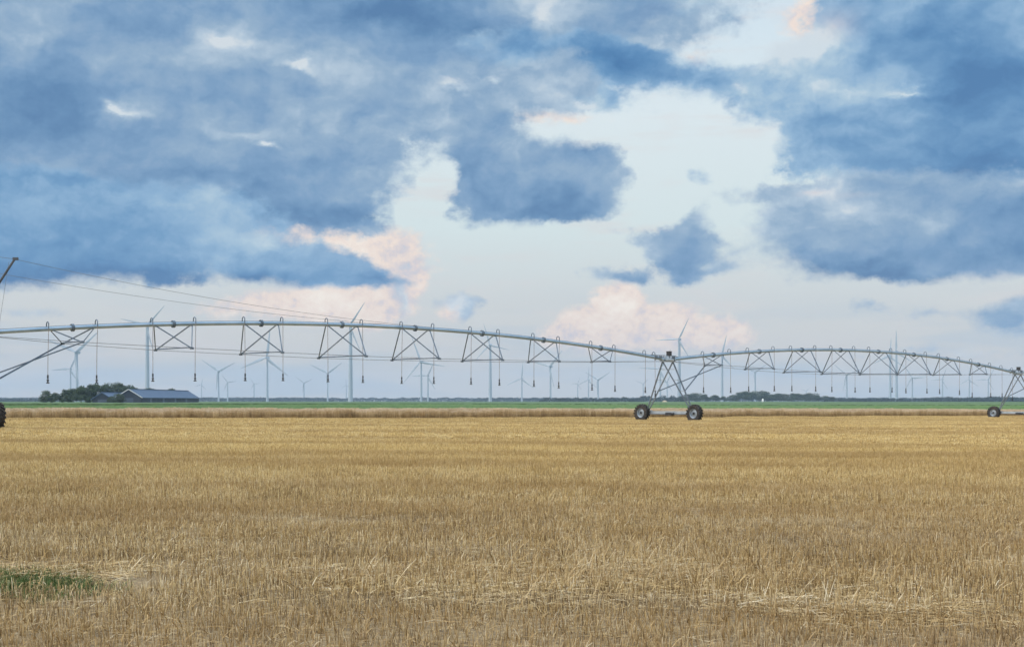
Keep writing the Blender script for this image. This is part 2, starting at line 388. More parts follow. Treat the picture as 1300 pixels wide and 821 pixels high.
def sheet(name, xs, ys_of, mat, zoff=0.0, kind='structure'):
    """grid sheet following the ground; ys_of(x array, t) gives y for rows t"""
    xs = np.asarray(xs); rows = ys_of
    V = []; n = len(xs)
    for r in rows:
        y = r(xs) if callable(r) else np.full(n, float(r))
        V.append(np.stack([xs, y, g(xs, y)+zoff], 1))
    V = np.concatenate(V); m = len(rows); F_ = []
    for j in range(m-1):
        for i in range(n-1): F_.append((j*n+i, j*n+i+1, (j+1)*n+i+1, (j+1)*n+i))
    me = bpy.data.meshes.new(name); me.from_pydata(V.tolist(), [], F_); me.materials.append(mat)
    me.polygons.foreach_set('use_smooth', [True]*len(me.polygons)); me.update()
    o = link(name, me); o['kind'] = kind
    return o

# ------------------------------------------------------------------ ground materials
def field_tone(b, pos):
    """large scale unevenness of the stubble, in metres: rows of lying straw and weathered patches"""
    a = b.noise(b.v('MULTIPLY', pos, (0.035, 0.20, 0.0)), 1.0, 5, 0.6)
    c = b.noise(b.v('MULTIPLY', pos, (0.12, 0.9, 0.0)), 1.0, 4, 0.6)
    return a, c

m, b, p = new_mat('straw')
pos = b.node('ShaderNodeNewGeometry').outputs['Position']
tint = b.node('ShaderNodeAttribute', attribute_name='tint').outputs['Fac']
a, c = field_tone(b, pos)
sp = b.node('ShaderNodeSeparateXYZ'); b.l.new(pos, sp.inputs[0])
yy = b.m('MULTIPLY_ADD', b.m('SUBTRACT', a, 0.5), 14.0, sp.outputs[1])
gold = b.sstep(yy, 9.0, 40.0)                                   # the far part was cut later and is yellower
mid = b.noise(b.v('MULTIPLY', pos, (0.5, 1.1, 0.0)), 1.0, 5, 0.65)
tint = b.m('MULTIPLY_ADD', b.m('SUBTRACT', mid, 0.5), 1.1, tint)
near_c = b.ramp(tint, [(0.0, (0.085, 0.052, 0.022)), (0.3, (0.23, 0.145, 0.058)), (0.55, (0.42, 0.28, 0.112)), (0.8, (0.58, 0.42, 0.21)), (1.0, (0.70, 0.58, 0.40))])
far_c = b.ramp(tint, [(0.0, (0.22, 0.13, 0.045)), (0.35, (0.46, 0.295, 0.10)), (0.7, (0.68, 0.475, 0.18)), (1.0, (0.80, 0.65, 0.36))])
cc = b.mix(gold, near_c, far_c)
grey = b.sstep(c, 0.52, 0.72, 0, 0.35)
cc = b.mix(b.m('MULTIPLY', grey, b.m('SUBTRACT', 1.0, gold)), cc, (0.33, 0.28, 0.23))
patch = b.sstep(a, 0.42, 0.62, 0.0, 1.0)
cc = b.mix(b.m('MULTIPLY', patch, 0.55), cc, (0.27, 0.155, 0.052))
wn = b.sstep(b.noise(b.v('MULTIPLY', pos, (0.12, 0.9, 0.0)), 1.0, 5, 0.7), 0.60, 0.72, 0, 0.6)
cc = b.mix(wn, cc, (0.72, 0.58, 0.36))
b.l.new(cc, p.inputs['Base Color']); p.inputs['Roughness'].default_value = 0.65; p.inputs['Specular IOR Level'].default_value = 0.3
M['straw'] = m

m, b, p = new_mat('stubble_soil')
pos = b.node('ShaderNodeNewGeometry').outputs['Position']
a, c = field_tone(b, pos)
n1 = b.noise(pos, 9.0, 6, 0.7); n2 = b.noise(b.v('MULTIPLY', pos, (1.0, 3.0, 1.0)), 30.0, 4, 0.6)
cc = b.mix(b.sstep(n1, 0.35, 0.65), (0.11, 0.072, 0.038), (0.20, 0.135, 0.065))
cc = b.mix(b.sstep(n2, 0.45, 0.62), cc, (0.36, 0.25, 0.12))
sp = b.node('ShaderNodeSeparateXYZ'); b.l.new(pos, sp.inputs[0])
cc = b.mix(b.sstep(sp.outputs[1], 30, 90, 0, 0.75), cc, (0.58, 0.42, 0.19))
b.l.new(cc, p.inputs['Base Color']); p.inputs['Roughness'].default_value = 0.9
bn = b.node('ShaderNodeBump'); bn.inputs['Strength'].default_value = 0.6; bn.inputs['Distance'].default_value = 0.03
b.l.new(n1, bn.inputs['Height']); b.l.new(bn.outputs[0], p.inputs['Normal'])
M['soil'] = m

def crop_mat(name, c1, c2, c3, sx=0.02, sy=0.08, fine=1.2):
    m, b, p = new_mat(name)
    pos = b.node('ShaderNodeNewGeometry').outputs['Position']
    n = b.noise(b.v('MULTIPLY', pos, (sx, sy, 0.0)), 1.0, 6, 0.65)
    f = b.noise(b.v('MULTIPLY', pos, (1.0, 0.4, 3.0)), fine, 5, 0.7)
    cc = b.mix(b.sstep(n, 0.4, 0.6), c1, c2)
    cc = b.mix(b.sstep(f, 0.42, 0.66, 0, 0.8), cc, c3)
    b.l.new(cc, p.inputs['Base Color']); p.inputs['Roughness'].default_value = 0.75; p.inputs['Specular IOR Level'].default_value = 0.2
    bn = b.node('ShaderNodeBump'); bn.inputs['Strength'].default_value = 0.8; bn.inputs['Distance'].default_value = 0.3
    b.l.new(f, bn.inputs['Height']); b.l.new(bn.outputs[0], p.inputs['Normal'])
    return m
M['cropA'] = crop_mat('green_crop', (0.085, 0.155, 0.030), (0.125, 0.20, 0.05), (0.030, 0.070, 0.016))
M['cropB'] = crop_mat('grey_green_crop', (0.080, 0.135, 0.045), (0.11, 0.17, 0.060), (0.04, 0.08, 0.03), 0.008, 0.02, 0.5)
M['farland'] = crop_mat('far_farmland', (0.07, 0.11, 0.045), (0.10, 0.13, 0.06), (0.05, 0.085, 0.035), 0.002, 0.006, 0.05)
M['track'] = simple_mat('dry_track', (0.22, 0.25, 0.14), (0.30, 0.31, 0.18), 0.2, 0.9)

# ------------------------------------------------------------------ ground sheets
xs = np.concatenate([[-4500, -2500, -1200, -600, -300, -150], np.arange(-100, 121, 4), [160, 300, 600, 1200, 2500, 4500]])
ys = [-600, -200, -60, 0, 30, 60, 100, 140, 180, 220, 260, 300, 340, 380, 420, 460, 500, 560, 620, 700, 900, 1500, 3000, 5000, 7000]
sheet('ground', xs, ys, M['farland'], -0.012)
xf = np.concatenate([[-400, -250, -150], np.arange(-100, 141, 4), [200, 300, 400]])
def lerp_rows(f0, f1, n):
    return [(lambda x, t=t: (f0(x) if callable(f0) else f0)*(1-t)+(f1(x) if callable(f1) else f1)*t) for t in np.linspace(0, 1, n)]
sheet('stubble_field', xf, lerp_rows(lambda x: np.full_like(x, 5.0, dtype=float), lambda x: wheat_front(x)+2.0, 14), M['soil'], 0.0)

M['rut'] = simple_mat('rut_soil', (0.11, 0.075, 0.04), (0.19, 0.13, 0.07), 1.5, 0.95, bump=0.4)
for (tx, ty) in ((-28.1, 72.3), (12.4, 109.4), (54.3, 148.0)):
    V = []; us = np.linspace(-3.6, 3.6, 61)
    for u in us:
        for sd in (-1.1, 1.1):
            v = sd*0.5; x = tx+u*0.675+v*0.738; y = ty-u*0.738+v*0.675; V.append((x, y, float(g(x, y))+0.006))
    me = bpy.data.meshes.new('wheel_track'); me.from_pydata(V, [], [(2*i, 2*i+1, 2*i+3, 2*i+2) for i in range(60)]); me.materials.append(M['rut']); me.update()
    link('wheel_track', me)['kind'] = 'structure'

# green crops: bumpy canopy sheets with a real height and a front edge
def canopy(name, x0, x1, nx, y0f, y1f, ny, h, mat, amp, seed, kind='stuff'):
    rs = np.random.RandomState(seed)
    xs = np.linspace(x0, x1, nx); V = []; ts = np.linspace(0, 1, ny)**1.6
    y0 = y0f(xs) if callable(y0f) else np.full(nx, y0f); y1 = y1f(xs) if callable(y1f) else np.full(nx, y1f)
    V.append(np.stack([xs, y0-0.15, g(xs, y0)-0.01], 1))
    for t in ts:
        y = y0*(1-t)+y1*t
        V.append(np.stack([xs, y + rs.uniform(-.1, .1, nx), g(xs, y)+h+rs.uniform(-amp, amp, nx)], 1))
    V.append(np.stack([xs, y1+0.3, g(xs, y1)-0.01], 1))
    V = np.concatenate(V); mrows = ny+2
    idx = np.arange(mrows*nx).reshape(mrows, nx)
    F_ = np.stack([idx[:-1, :-1].ravel(), idx[:-1, 1:].ravel(), idx[1:, 1:].ravel(), idx[1:, :-1].ravel()], 1)
    me = bpy.data.meshes.new(name); me.from_pydata(V.tolist(), [], F_.tolist()); me.materials.append(mat); me.update()
    return link(name, me)
track_y = lambda x: 262 + 0*x
o = canopy('green_crop', -170, 260, 1200, lambda x: np.minimum(wheat_back(x)+1.2, 410), lambda x: np.interp(x, [-75, -35], [259.0, 426.0]), 90, 0.46, M['cropA'], 0.13, 3)
tag(o, 'bright green low crop growing behind the strip of standing wheat', 'crop', kind='stuff')
sheet('track', np.linspace(-700, -38, 30), [259.6, 300, 360, 427.0], M['track'], 0.004)
o = canopy('far_green_crop', -700, 700, 1500, 428.0, 1350.0, 70, 0.62, M['cropB'], 0.10, 4)
tag(o, 'grey green crop stretching away to the distant tree line', 'crop', kind='stuff')

# ------------------------------------------------------------------ scatter: one object, instanced patches
def scatter(name, variants, pts, rot, scl, idx, mat):
    """variants: list of (verts Nx3, tris Mx3, tint N); pts Px3; rot P; scl Px3; idx P"""
    V = []; T = []; var = []; tint = []; k = 0
    for vi, (v, f, t) in enumerate(variants):
        V.append(v); T.append(f+k); k += len(v); var.append(np.full(len(v), vi)); tint.append(t)
    V.append(pts); var.append(np.full(len(pts), -1)); tint.append(np.zeros(len(pts)))
    V = np.concatenate(V).astype(np.float32); T = np.concatenate(T).astype(np.int32)
    var = np.concatenate(var).astype(np.int32); tint = np.concatenate(tint).astype(np.float32)
    me = bpy.data.meshes.new(name)
    me.vertices.add(len(V)); me.vertices.foreach_set('co', V.ravel())
    me.loops.add(len(T)*3); me.loops.foreach_set('vertex_index', T.ravel())
    me.polygons.add(len(T)); me.polygons.foreach_set('loop_start', np.arange(0, len(T)*3, 3, dtype=np.int32))
    me.update(calc_edges=True); me.materials.append(mat)
    def att(nm, typ, arr, key='value'):
        a_ = me.attributes.new(nm, typ, 'POINT'); a_.data.foreach_set(key, arr.ravel())
    nv = len(V)-len(pts)
    pr = np.zeros((len(V), 3), np.float32); pr[nv:, 2] = rot
    ps = np.ones((len(V), 3), np.float32); ps[nv:] = scl
    pi = np.zeros(len(V), np.int32); pi[nv:] = idx
    att('var', 'INT', var); att('tint', 'FLOAT', tint); att('prot', 'FLOAT_VECTOR', pr, 'vector'); att('pscl', 'FLOAT_VECTOR', ps, 'vector'); att('pidx', 'INT', pi)
    o = link(name, me)
    ng = bpy.data.node_groups.new(name+'_scatter', 'GeometryNodeTree')
    ng.interface.new_socket('Geometry', in_out='INPUT', socket_type='NodeSocketGeometry')
    ng.interface.new_socket('Geometry', in_out='OUTPUT', socket_type='NodeSocketGeometry')
    n = ng.nodes; L = ng.links; gi = n.new('NodeGroupInput'); go = n.new('NodeGroupOutput')
    def na(nm, typ):
        q = n.new('GeometryNodeInputNamedAttribute'); q.data_type = typ; q.inputs[0].default_value = nm; return q.outputs['Attribute']
    def cmp_(val):
        q = n.new('FunctionNodeCompare'); q.data_type = 'INT'; q.operation = 'EQUAL'
        ins = [s for s in q.inputs if s.type == 'INT']; L.new(na('var', 'INT'), ins[0]); ins[1].default_value = val; return q.outputs[0]
    def sepg(val):
        q = n.new('GeometryNodeSeparateGeometry'); q.domain = 'POINT'; L.new(gi.outputs[0], q.inputs[0]); L.new(cmp_(val), q.inputs[1]); return q.outputs[0]
    jn = n.new('GeometryNodeJoinGeometry')
    for vi in range(len(variants)):
        ti = n.new('GeometryNodeGeometryToInstance'); L.new(sepg(vi), ti.inputs[0]); L.new(ti.outputs[0], jn.inputs[0])
    ip = n.new('GeometryNodeInstanceOnPoints'); L.new(sepg(-1), ip.inputs['Points']); L.new(jn.outputs[0], ip.inputs['Instance'])
    ip.inputs['Pick Instance'].default_value = True
    L.new(na('pidx', 'INT'), ip.inputs['Instance Index'])
    e2r = n.new('FunctionNodeEulerToRotation'); L.new(na('prot', 'FLOAT_VECTOR'), e2r.inputs[0]); L.new(e2r.outputs[0], ip.inputs['Rotation'])
    L.new(na('pscl', 'FLOAT_VECTOR'), ip.inputs['Scale'])
    L.new(ip.outputs[0], go.inputs[0])
    md = o.modifiers.new('scatter', 'NODES'); md.node_group = ng
    return o

def blades(rs, n, size, h, r, lean, tint, bend=0.0, rows=0.125, base_z=-0.01, seg=2, jitter=0.018):
    """n upright three-sided stalks in a size x size patch"""
    x = rs.uniform(-size/2, size/2, n); y = rs.uniform(-size/2, size/2, n)
    if rows: y = np.round(y/rows)*rows + rs.normal(0, jitter, n)
    H = rs.uniform(h[0], h[1], n); r = rs.uniform(r[0], r[1], n)
    az = rs.uniform(0, 6.283, n); ln = np.abs(rs.normal(0, lean, n)); bd = np.abs(rs.normal(0, bend, n)) if bend else np.zeros(n)
    dx, dy = np.cos(az), np.sin(az)
    P = []
    for s_ in range(seg+1):
        t = s_/seg
        off = np.sin(ln)*H*t + bd*H*t*t; z = np.cos(ln)*H*t*(1-0.35*bd*t)
        P.append(np.stack([x+dx*off, y+dy*off, base_z+z], 1))
    a0 = rs.uniform(0, 6.283, n); V = []; m = 3
    for s_ in range(seg+1):
        rr = r*(1-0.35*s_/seg)
        for k in range(m):
            a = a0+2*math.pi*k/m
            V.append(P[s_]+np.stack([np.cos(a)*rr, np.sin(a)*rr, 0*rr], 1))
    V = np.stack(V, 1)
    nv = V.shape[1]; F_ = []
    for s_ in range(seg):
        for k in range(m):
            i0, i1 = s_*m+k, s_*m+(k+1) % m
            F_ += [(i0, i1, i1+m), (i0, i1+m, i0+m)]
    F_.append((seg*m, seg*m+1, seg*m+2))
    F_ = np.array(F_)
    Tt = np.clip(tint(rs, n), 0, 1)
    return V.reshape(-1, 3), (F_[None]+np.arange(n)[:, None, None]*nv).reshape(-1, 3), np.repeat(Tt, nv)

def strips(rs, n, size, L, w, z, tint, droop=0.5, flat=True, xrng=None):
    """n ribbons: litter lying on the ground (flat) or leaf shreds standing"""
    x = rs.uniform(-size/2, size/2, n); y = rs.uniform(-size/2, size/2, n)
    LL = rs.uniform(L[0], L[1], n); W_ = rs.uniform(w[0], w[1], n); az = rs.uniform(0, 6.283, n); el = rs.uniform(0.0, 0.3, n) if flat else rs.uniform(0.7, 1.45, n)
    z0 = rs.uniform(z[0], z[1], n); dx, dy = np.cos(az), np.sin(az); sx, sy = -dy, dx
    V = []; seg = 3
    for s_ in range(seg+1):
        t = s_/seg; hor = np.cos(el)*LL*t; zz = z0+np.sin(el)*LL*t - droop*LL*t*t*rs.uniform(0.2, 0.6, n)
        if flat: zz = np.maximum(zz, 0.006)
        ww = W_*(1-0.6*t)
        c_ = np.stack([x+dx*hor, y+dy*hor, zz], 1)
        for sg in (-1, 1): V.append(c_+np.stack([sx*ww*sg/2, sy*ww*sg/2, 0.25*ww*sg], 1))
    V = np.stack(V, 1); nv = V.shape[1]; F_ = []
    for s_ in range(seg):
        i = s_*2; F_ += [(i, i+1, i+3), (i, i+3, i+2)]
    F_ = np.array(F_)
    return V.reshape(-1, 3), (F_[None]+np.arange(n)[:, None, None]*nv).reshape(-1, 3), np.repeat(np.clip(tint(rs, n), 0, 1), nv)

def merge(*ps):
    V = []; F_ = []; T = []; k = 0
    for v, f, t in ps: V.append(v); F_.append(f+k); T.append(t); k += len(v)
    return np.concatenate(V), np.concatenate(F_), np.concatenate(T)

def vnoise(x, y, seed, fx_, fy_):
    """cheap smooth value noise"""
    rs = np.random.RandomState(seed); G_ = rs.rand(64, 64)
    u = x*fx_ % 64; v = y*fy_ % 64; i = np.floor(u).astype(int); j = np.floor(v).astype(int); fu = u-i; fv = v-j
    fu = fu*fu*(3-2*fu); fv = fv*fv*(3-2*fv)
    a = G_[i % 64, j % 64]; b_ = G_[(i+1) % 64, j % 64]; c_ = G_[i % 64, (j+1) % 64]; d_ = G_[(i+1) % 64, (j+1) % 64]
    return (a*(1-fu)+b_*fu)*(1-fv)+(c_*(1-fu)+d_*fu)*fv

def grid_pts(step, y0, y1, xm, keep, seed, jit=0.0):
    rs = np.random.RandomState(seed); out = []
    for y in np.arange(y0, y1, step):
        w = 0.385*y+xm; xs_ = np.arange(-w, w, step)
        out.append(np.stack([xs_, np.full(len(xs_), y)], 1))
    P_ = np.concatenate(out); P_ += rs.uniform(-jit, jit, P_.shape)
    P_ = P_[keep(P_[:, 0], P_[:, 1])]
    return np.column_stack([P_, g(P_[:, 0], P_[:, 1])]), rs

edge_near = lambda x: np.interp(x, [-9, -4.4, -3.7, -3.3, -3.0], [12.3, 12.1, 11.75, 11.1, 4.0]) + 0.25*(vnoise(x+50, x*0, 5, 1.3, 1)-.5)   # where the stubble begins
t_st = lambda rs, n: rs.normal(0.48, 0.27, n)
t_lit = lambda rs, n: rs.normal(0.70, 0.20, n)
V_near = []
for s_ in range(8):
    rs = np.random.RandomState(100+s_)
    V_near.append(merge(
        blades(rs, 430, 1.0, (0.08, 0.17), (0.0018, 0.0033), 0.18, t_st),
        blades(rs, 20, 1.0, (0.10, 0.19), (0.0016, 0.0026), 0.5, lambda r_, n: r_.normal(0.7, .2, n), bend=0.3, rows=0),
        strips(rs, 80, 1.0, (0.06, 0.17), (0.004, 0.008), (0.02, 0.12), lambda r_, n: r_.normal(0.55, .25, n), flat=False, droop=0.9),
        strips(rs, 130, 1.0, (0.06, 0.30), (0.003, 0.008), (0.008, 0.05), lambda r_, n: r_.normal(0.62, .22, n))))
pts, rs = grid_pts(0.93, 4.0, 52.0, 13.0, lambda x, y: (y > edge_near(x)+0.35) | (y < 10.75), 11, 0.12)
n = len(pts); hz = 0.50+0.95*(0.55*vnoise(pts[:, 0], pts[:, 1], 9, 0.09, 0.50)+0.45*vnoise(pts[:, 0]+40, pts[:, 1], 10, 0.35, 0.9))
scl = np.stack([np.ones(n), np.ones(n), hz*rs.uniform(0.88, 1.12, n)], 1)
o = scatter('stubble', V_near, pts, rs.choice([0, math.pi], n)+rs.normal(0, 0.05, n), scl, rs.randint(0, 8, n), M['straw'])
tag(o, 'short golden brown cereal stubble and loose straw covering the near field', 'stubble', kind='stuff')

V_far = []
for s_ in range(6):
    rs = np.random.RandomState(200+s_)
    V_far.append(merge(
        blades(rs, 620, 2.0, (0.08, 0.19), (0.006, 0.010), 0.25, t_st, rows=0.25, seg=1, jitter=0.04),
        strips(rs, 260, 2.0, (0.15, 0.5), (0.012, 0.025), (0.01, 0.10), lambda r_, n: r_.normal(0.68, .2, n))))
def off_track(x, y):     # flattened ruts where the tower wheels roll
    ok = np.ones(len(x), bool)
    for (tx, ty) in ((-28.1, 72.3), (12.4, 109.4), (54.3, 148.0)):
        u = (x-tx)*0.675+(y-ty)*-0.738; v = (x-tx)*0.738+(y-ty)*0.675
        ok &= ~((np.abs(v) < 0.9) & (np.abs(u) < 3.6))
    return ok
pts, rs = grid_pts(1.85, 51.0, 260.0, 60.0, lambda x, y: (y < wheat_front(x)-0.6) & off_track(x, y), 12, 0.2)
n = len(pts); hz = 0.45+1.1*vnoise(pts[:, 0], pts[:, 1], 9, 0.05, 0.25)
scl = np.stack([np.ones(n), np.ones(n), hz*rs.uniform(0.85, 1.15, n)], 1)
o = scatter('distant_stubble', V_far, pts, rs.choice([0, math.pi], n)+rs.normal(0, 0.05, n), scl, rs.randint(0, 6, n), M['straw'])
tag(o, 'yellow stubble stretching out to the wheeled irrigation towers', 'stubble', kind='stuff')

# pale straw litter along the field's edge
V_lit = []
for s_ in range(5):
    rs = np.random.RandomState(300+s_)
    V_lit.append(merge(strips(rs, 460, 1.0, (0.06, 0.30), (0.003, 0.008), (0.006, 0.06), t_lit),
                       strips(rs, 22, 1.0, (0.12, 0.34), (0.004, 0.009), (0.01, 0.05), t_lit, flat=False, droop=0.3),
                       blades(rs, 25, 1.0, (0.08, 0.16), (0.0022, 0.004), 0.5, t_lit, rows=0)))
pts, rs = grid_pts(0.62, 6.0, 15.0, 3.0, lambda x, y: (vnoise(x+9, y, 21, 0.7, 0.9) > 0.36+0.28*np.abs(y-11.7)) | (np.abs(y-edge_near(x)-0.2) < 0.4), 13, 0.2)
n = len(pts)
o = scatter('straw_litter', V_lit, pts, rs.uniform(0, 6.28, n), np.ones((n, 3)), rs.randint(0, 5, n), M['straw'])
tag(o, 'pale loose straw lying along the near edge of the stubble', 'straw', kind='stuff')

# green verge at the photographer's feet
M['grass'] = leaf_mat('grass', (0.035, 0.055, 0.014), (0.075, 0.125, 0.030), (0.24, 0.24, 0.10), 1.2)
V_gr = []
for s_ in range(5):
    rs = np.random.RandomState(400+s_)
    V_gr.append(merge(strips(rs, 560, 1.0, (0.05, 0.16), (0.004, 0.009), (0.0, 0.01), lambda r_, n: r_.normal(0.5, .3, n), flat=False, droop=0.7),
                      blades(rs, 260, 1.0, (0.04, 0.15), (0.0015, 0.003), 0.35, lambda r_, n: r_.normal(0.4, .2, n), rows=0, bend=0.4)))
pts, rs = grid_pts(0.6, 6.2, 13.5, 3.0, lambda x, y: ((y < edge_near(x)) & (y > 10.7+0.5*vnoise(x, y, 35, 1.2, 0.2))) | ((y < edge_near(x)+0.3) & (y > 10.8) & (vnoise(x, y, 33, 1.6, 1.9) > 0.35)) | ((y < 12.7) & (vnoise(x+3, y+7, 31, 1.9, 2.3) > 0.94)), 14, 0.2)
n = len(pts)
o = scatter('grass', V_gr, pts, rs.uniform(0, 6.28, n), np.stack([np.ones(n), np.ones(n), rs.uniform(0.7, 1.2, n)], 1), rs.randint(0, 5, n), M['grass'])
tag(o, 'green grass fringing the bottom left edge of the stubble field', 'grass', kind='stuff')
m, b, p = new_mat('verge_soil')
pos = b.node('ShaderNodeNewGeometry').outputs['Position']
nn = b.noise(pos, 7.0, 6, 0.7)
b.l.new(b.mix(b.sstep(nn, 0.35, 0.65), (0.05, 0.055, 0.025), (0.13, 0.105, 0.06)), p.inputs['Base Color']); p.inputs['Roughness'].default_value = 0.95
sheet('verge', xf, [-40, -20, -5, 0, 4.98], m, 0.0)

# ------------------------------------------------------------------ standing wheat strip
m, b, p = new_mat('wheat')
tint = b.node('ShaderNodeAttribute', attribute_name='tint').outputs['Fac']
pos = b.node('ShaderNodeNewGeometry').outputs['Position']
w1 = b.noise(b.v('MULTIPLY', pos, (1.6, 1.6, 0.5)), 1.0, 5, 0.75)
cc = b.ramp(b.m('MULTIPLY_ADD', b.m('SUBTRACT', w1, 0.5), 2.0, tint), [(0.0, (0.20, 0.115, 0.04)), (0.35, (0.44, 0.29, 0.125)), (0.6, (0.64, 0.46, 0.25)), (0.85, (0.66, 0.49, 0.33)), (1.0, (0.74, 0.59, 0.43))])
b.l.new(cc, p.inputs['Base Color']); p.inputs['Roughness'].default_value = 0.7
M['wheat'] = m
V_wh = []
for s_ in range(6):
    rs = np.random.RandomState(500+s_)
    st = blades(rs, 170, 1.0, (0.60, 0.80), (0.006, 0.010), 0.07, lambda r_, n: r_.normal(0.36, .12, n), rows=0.16, seg=2, jitter=0.03, bend=0.05)
    v, f, t = st
    top = v.reshape(170, 9, 3)[:, 6:9].mean(1)
    ears = []; ang = rs.uniform(0, 6.28, 170); L_ = rs.uniform(0.09, 0.13, 170)
    VV = []
    for k in range(5):
        tt = k/4; rad = 0.020*math.sin(math.pi*min(0.97, tt*0.9+0.08))
        cen = top+np.stack([np.cos(ang)*L_*tt*0.6, np.sin(ang)*L_*tt*0.6, L_*tt*(1-0.5*tt)], 1)
        for q in range(3):
            a = 2*math.pi*q/3; VV.append(cen+np.array([math.cos(a)*rad, math.sin(a)*rad, 0]))
    VV = np.stack(VV, 1); FF = []
    for k in range(4):
        for q in range(3):
            i0, i1 = k*3+q, k*3+(q+1) % 3; FF += [(i0, i1, i1+3), (i0, i1+3, i0+3)]
    FF = np.array(FF)
    ear = (VV.reshape(-1, 3), (FF[None]+np.arange(170)[:, None, None]*15).reshape(-1, 3), np.repeat(np.clip(rs.normal(0.86, .1, 170), 0, 1), 15))
    V_wh.append(merge(st, ear, strips(rs, 90, 1.0, (0.15, 0.35), (0.012, 0.022), (0.15, 0.5), lambda r_, n: r_.normal(0.42, .15, n), flat=False, droop=1.2)))
rs = np.random.RandomState(77); P_ = []
for x in np.arange(-95, 150, 0.95):
    f0, b0 = float(wheat_front(x)), float(wheat_back(x))
    dens = 0.95
    for k, y in enumerate(np.arange(f0, b0, dens)):
        if k > 9 and rs.rand() < 0.35: continue
        P_.append((x+rs.uniform(-.15, .15), y+rs.uniform(-.12, .12)))
P_ = np.array(P_); pts = np.column_stack([P_, g(P_[:, 0], P_[:, 1])]); n = len(pts)
hz = 0.84+0.30*vnoise(pts[:, 0]+70, pts[:, 1], 41, 0.55, 0.55)
o = scatter('wheat', V_wh, pts, rs.choice([0, math.pi], n)+rs.normal(0, .1, n), np.stack([np.ones(n), np.ones(n), hz*rs.uniform(.96, 1.04, n)], 1), rs.randint(0, 6, n), M['wheat'])
tag(o, 'uncut strip of ripe standing wheat behind the irrigation towers', 'wheat', kind='stuff')
sheet('wheat_ground', xf, lerp_rows(lambda x: wheat_front(x)+1.6, lambda x: wheat_back(x)+1.5, 4), M['soil'], 0.004)

# ------------------------------------------------------------------ the irrigation machine
L0 = Vector((-27.5, 72.9, 0)); LD = Vector((39.9, 36.5, 0))                   # base line of span one
E = LD.normalized(); Nn = Vector((E.y, -E.x, 0))                               # along the pipe / along the wheels
def tparam(u, p0, dv): return (u*p0.y-p0.x)/(dv.x-dv.y*u)
T1 = L0+LD*(-0.016); T2 = Vector((12.36, 109.4, 0)); T3 = Vector((54.3, 148.0, 0))
T4 = T3+(T3-T2)
for t_, z_ in ((T1, 5.04), (T2, 4.74), (T3, 4.44), (T4, 4.3)): t_.z = z_
def span_dir(a, b_): v = b_-a; v.z = 0; return v.normalized()

root = empty('irrigation_machine', (T2.x, T2.y, float(g(T2.x, T2.y))))
tag(root, 'long galvanised irrigation pipe on wheeled towers with arched trusses and hanging drop hoses', 'irrigator')
RO = root.location.copy()

def pipe_pt(a, b_, rise, t):
    p = a.lerp(b_, t); p.z += rise*4*t*(1-t); return p

# shared parts -------------------------------------------------
def wheel_meshes():
    ty = MB(); Rr, Wd = 0.70, 0.40
    prof = [(0.37, -0.17), (0.45, -0.205), (0.56, -0.21), (0.605, -0.195), (0.625, -0.12), (0.63, 0), (0.625, 0.12), (0.605, 0.195), (0.56, 0.21), (0.45, 0.205), (0.37, 0.17)]
    ty.lathe(prof, (0, 0, 0), (1, 0, 0), 48, closed=True)
    nl = 17
    for k in range(nl):
        for sgn in (-1, 1):
            a0 = 2*math.pi*(k+(0.5 if sgn > 0 else 0))/nl; da = 0.30
            vs = []
            for (x, aa) in ((0.01, a0), (0.225, a0+da)):
                for w_ in (-0.05, 0.05):
                    for rr in (0.60 if x < 0.1 else 0.55, 0.715 if x < 0.1 else 0.70):
                        an = aa+w_/0.68; vs.append((sgn*x, math.cos(an)*rr, math.sin(an)*rr))
            ty.add(vs, [(0, 2, 3, 1), (4, 5, 7, 6), (0, 1, 5, 4), (2, 6, 7, 3), (1, 3, 7, 5), (0, 4, 6, 2)])
    tm = ty.mesh('tyre', M['tyre'], True)
    rm = MB(); rm.lathe([(0.385, -0.18), (0.375, -0.165), (0.34, -0.15), (0.32, -0.06), (0.30, -0.03), (0.22, -0.07), (0.12, -0.10), (0.0, -0.10), (0.0, -0.02), (0.30, 0.03), (0.34, 0.15), (0.38, 0.175)], (0, 0, 0), (1, 0, 0), 40)
    rmm = rm.mesh('rim', M['rim'], True)
    hb = MB(); hb.lathe([(0.0, -0.17), (0.085, -0.165), (0.10, -0.14), (0.10, -0.095), (0.0, -0.095)], (0, 0, 0), (1, 0, 0), 20)
    for k in range(9):
        a = 2*math.pi*k/9; hb.tube([(-0.085, 0.16*math.cos(a), 0.16*math.sin(a)), (-0.12, 0.16*math.cos(a), 0.16*math.sin(a))], 0.015, 6)
    hm = hb.mesh('hub', M['black'], True)
    gb = MB(); gb.box((0.22, 0, 0.02), (0.20, 0.26, 0.30)); gb.tube([(0.08, 0, 0), (0.30, 0, 0)], 0.09, 12)
    gm = gb.mesh('gearbox', M['black'])
    return tm, rmm, hm, gm
TM, RM, HM, GM = wheel_meshes()

def make_wheel(pos, ang):
    w = empty('wheel', pos-RO, ang); w.parent = root
    sp_ = rnd.uniform(0, 6.28)
    link('tyre', TM, w, rot=(sp_, 0, 0)); link('rim', RM, w); link('hub', HM, w); link('gearbox', GM, w)

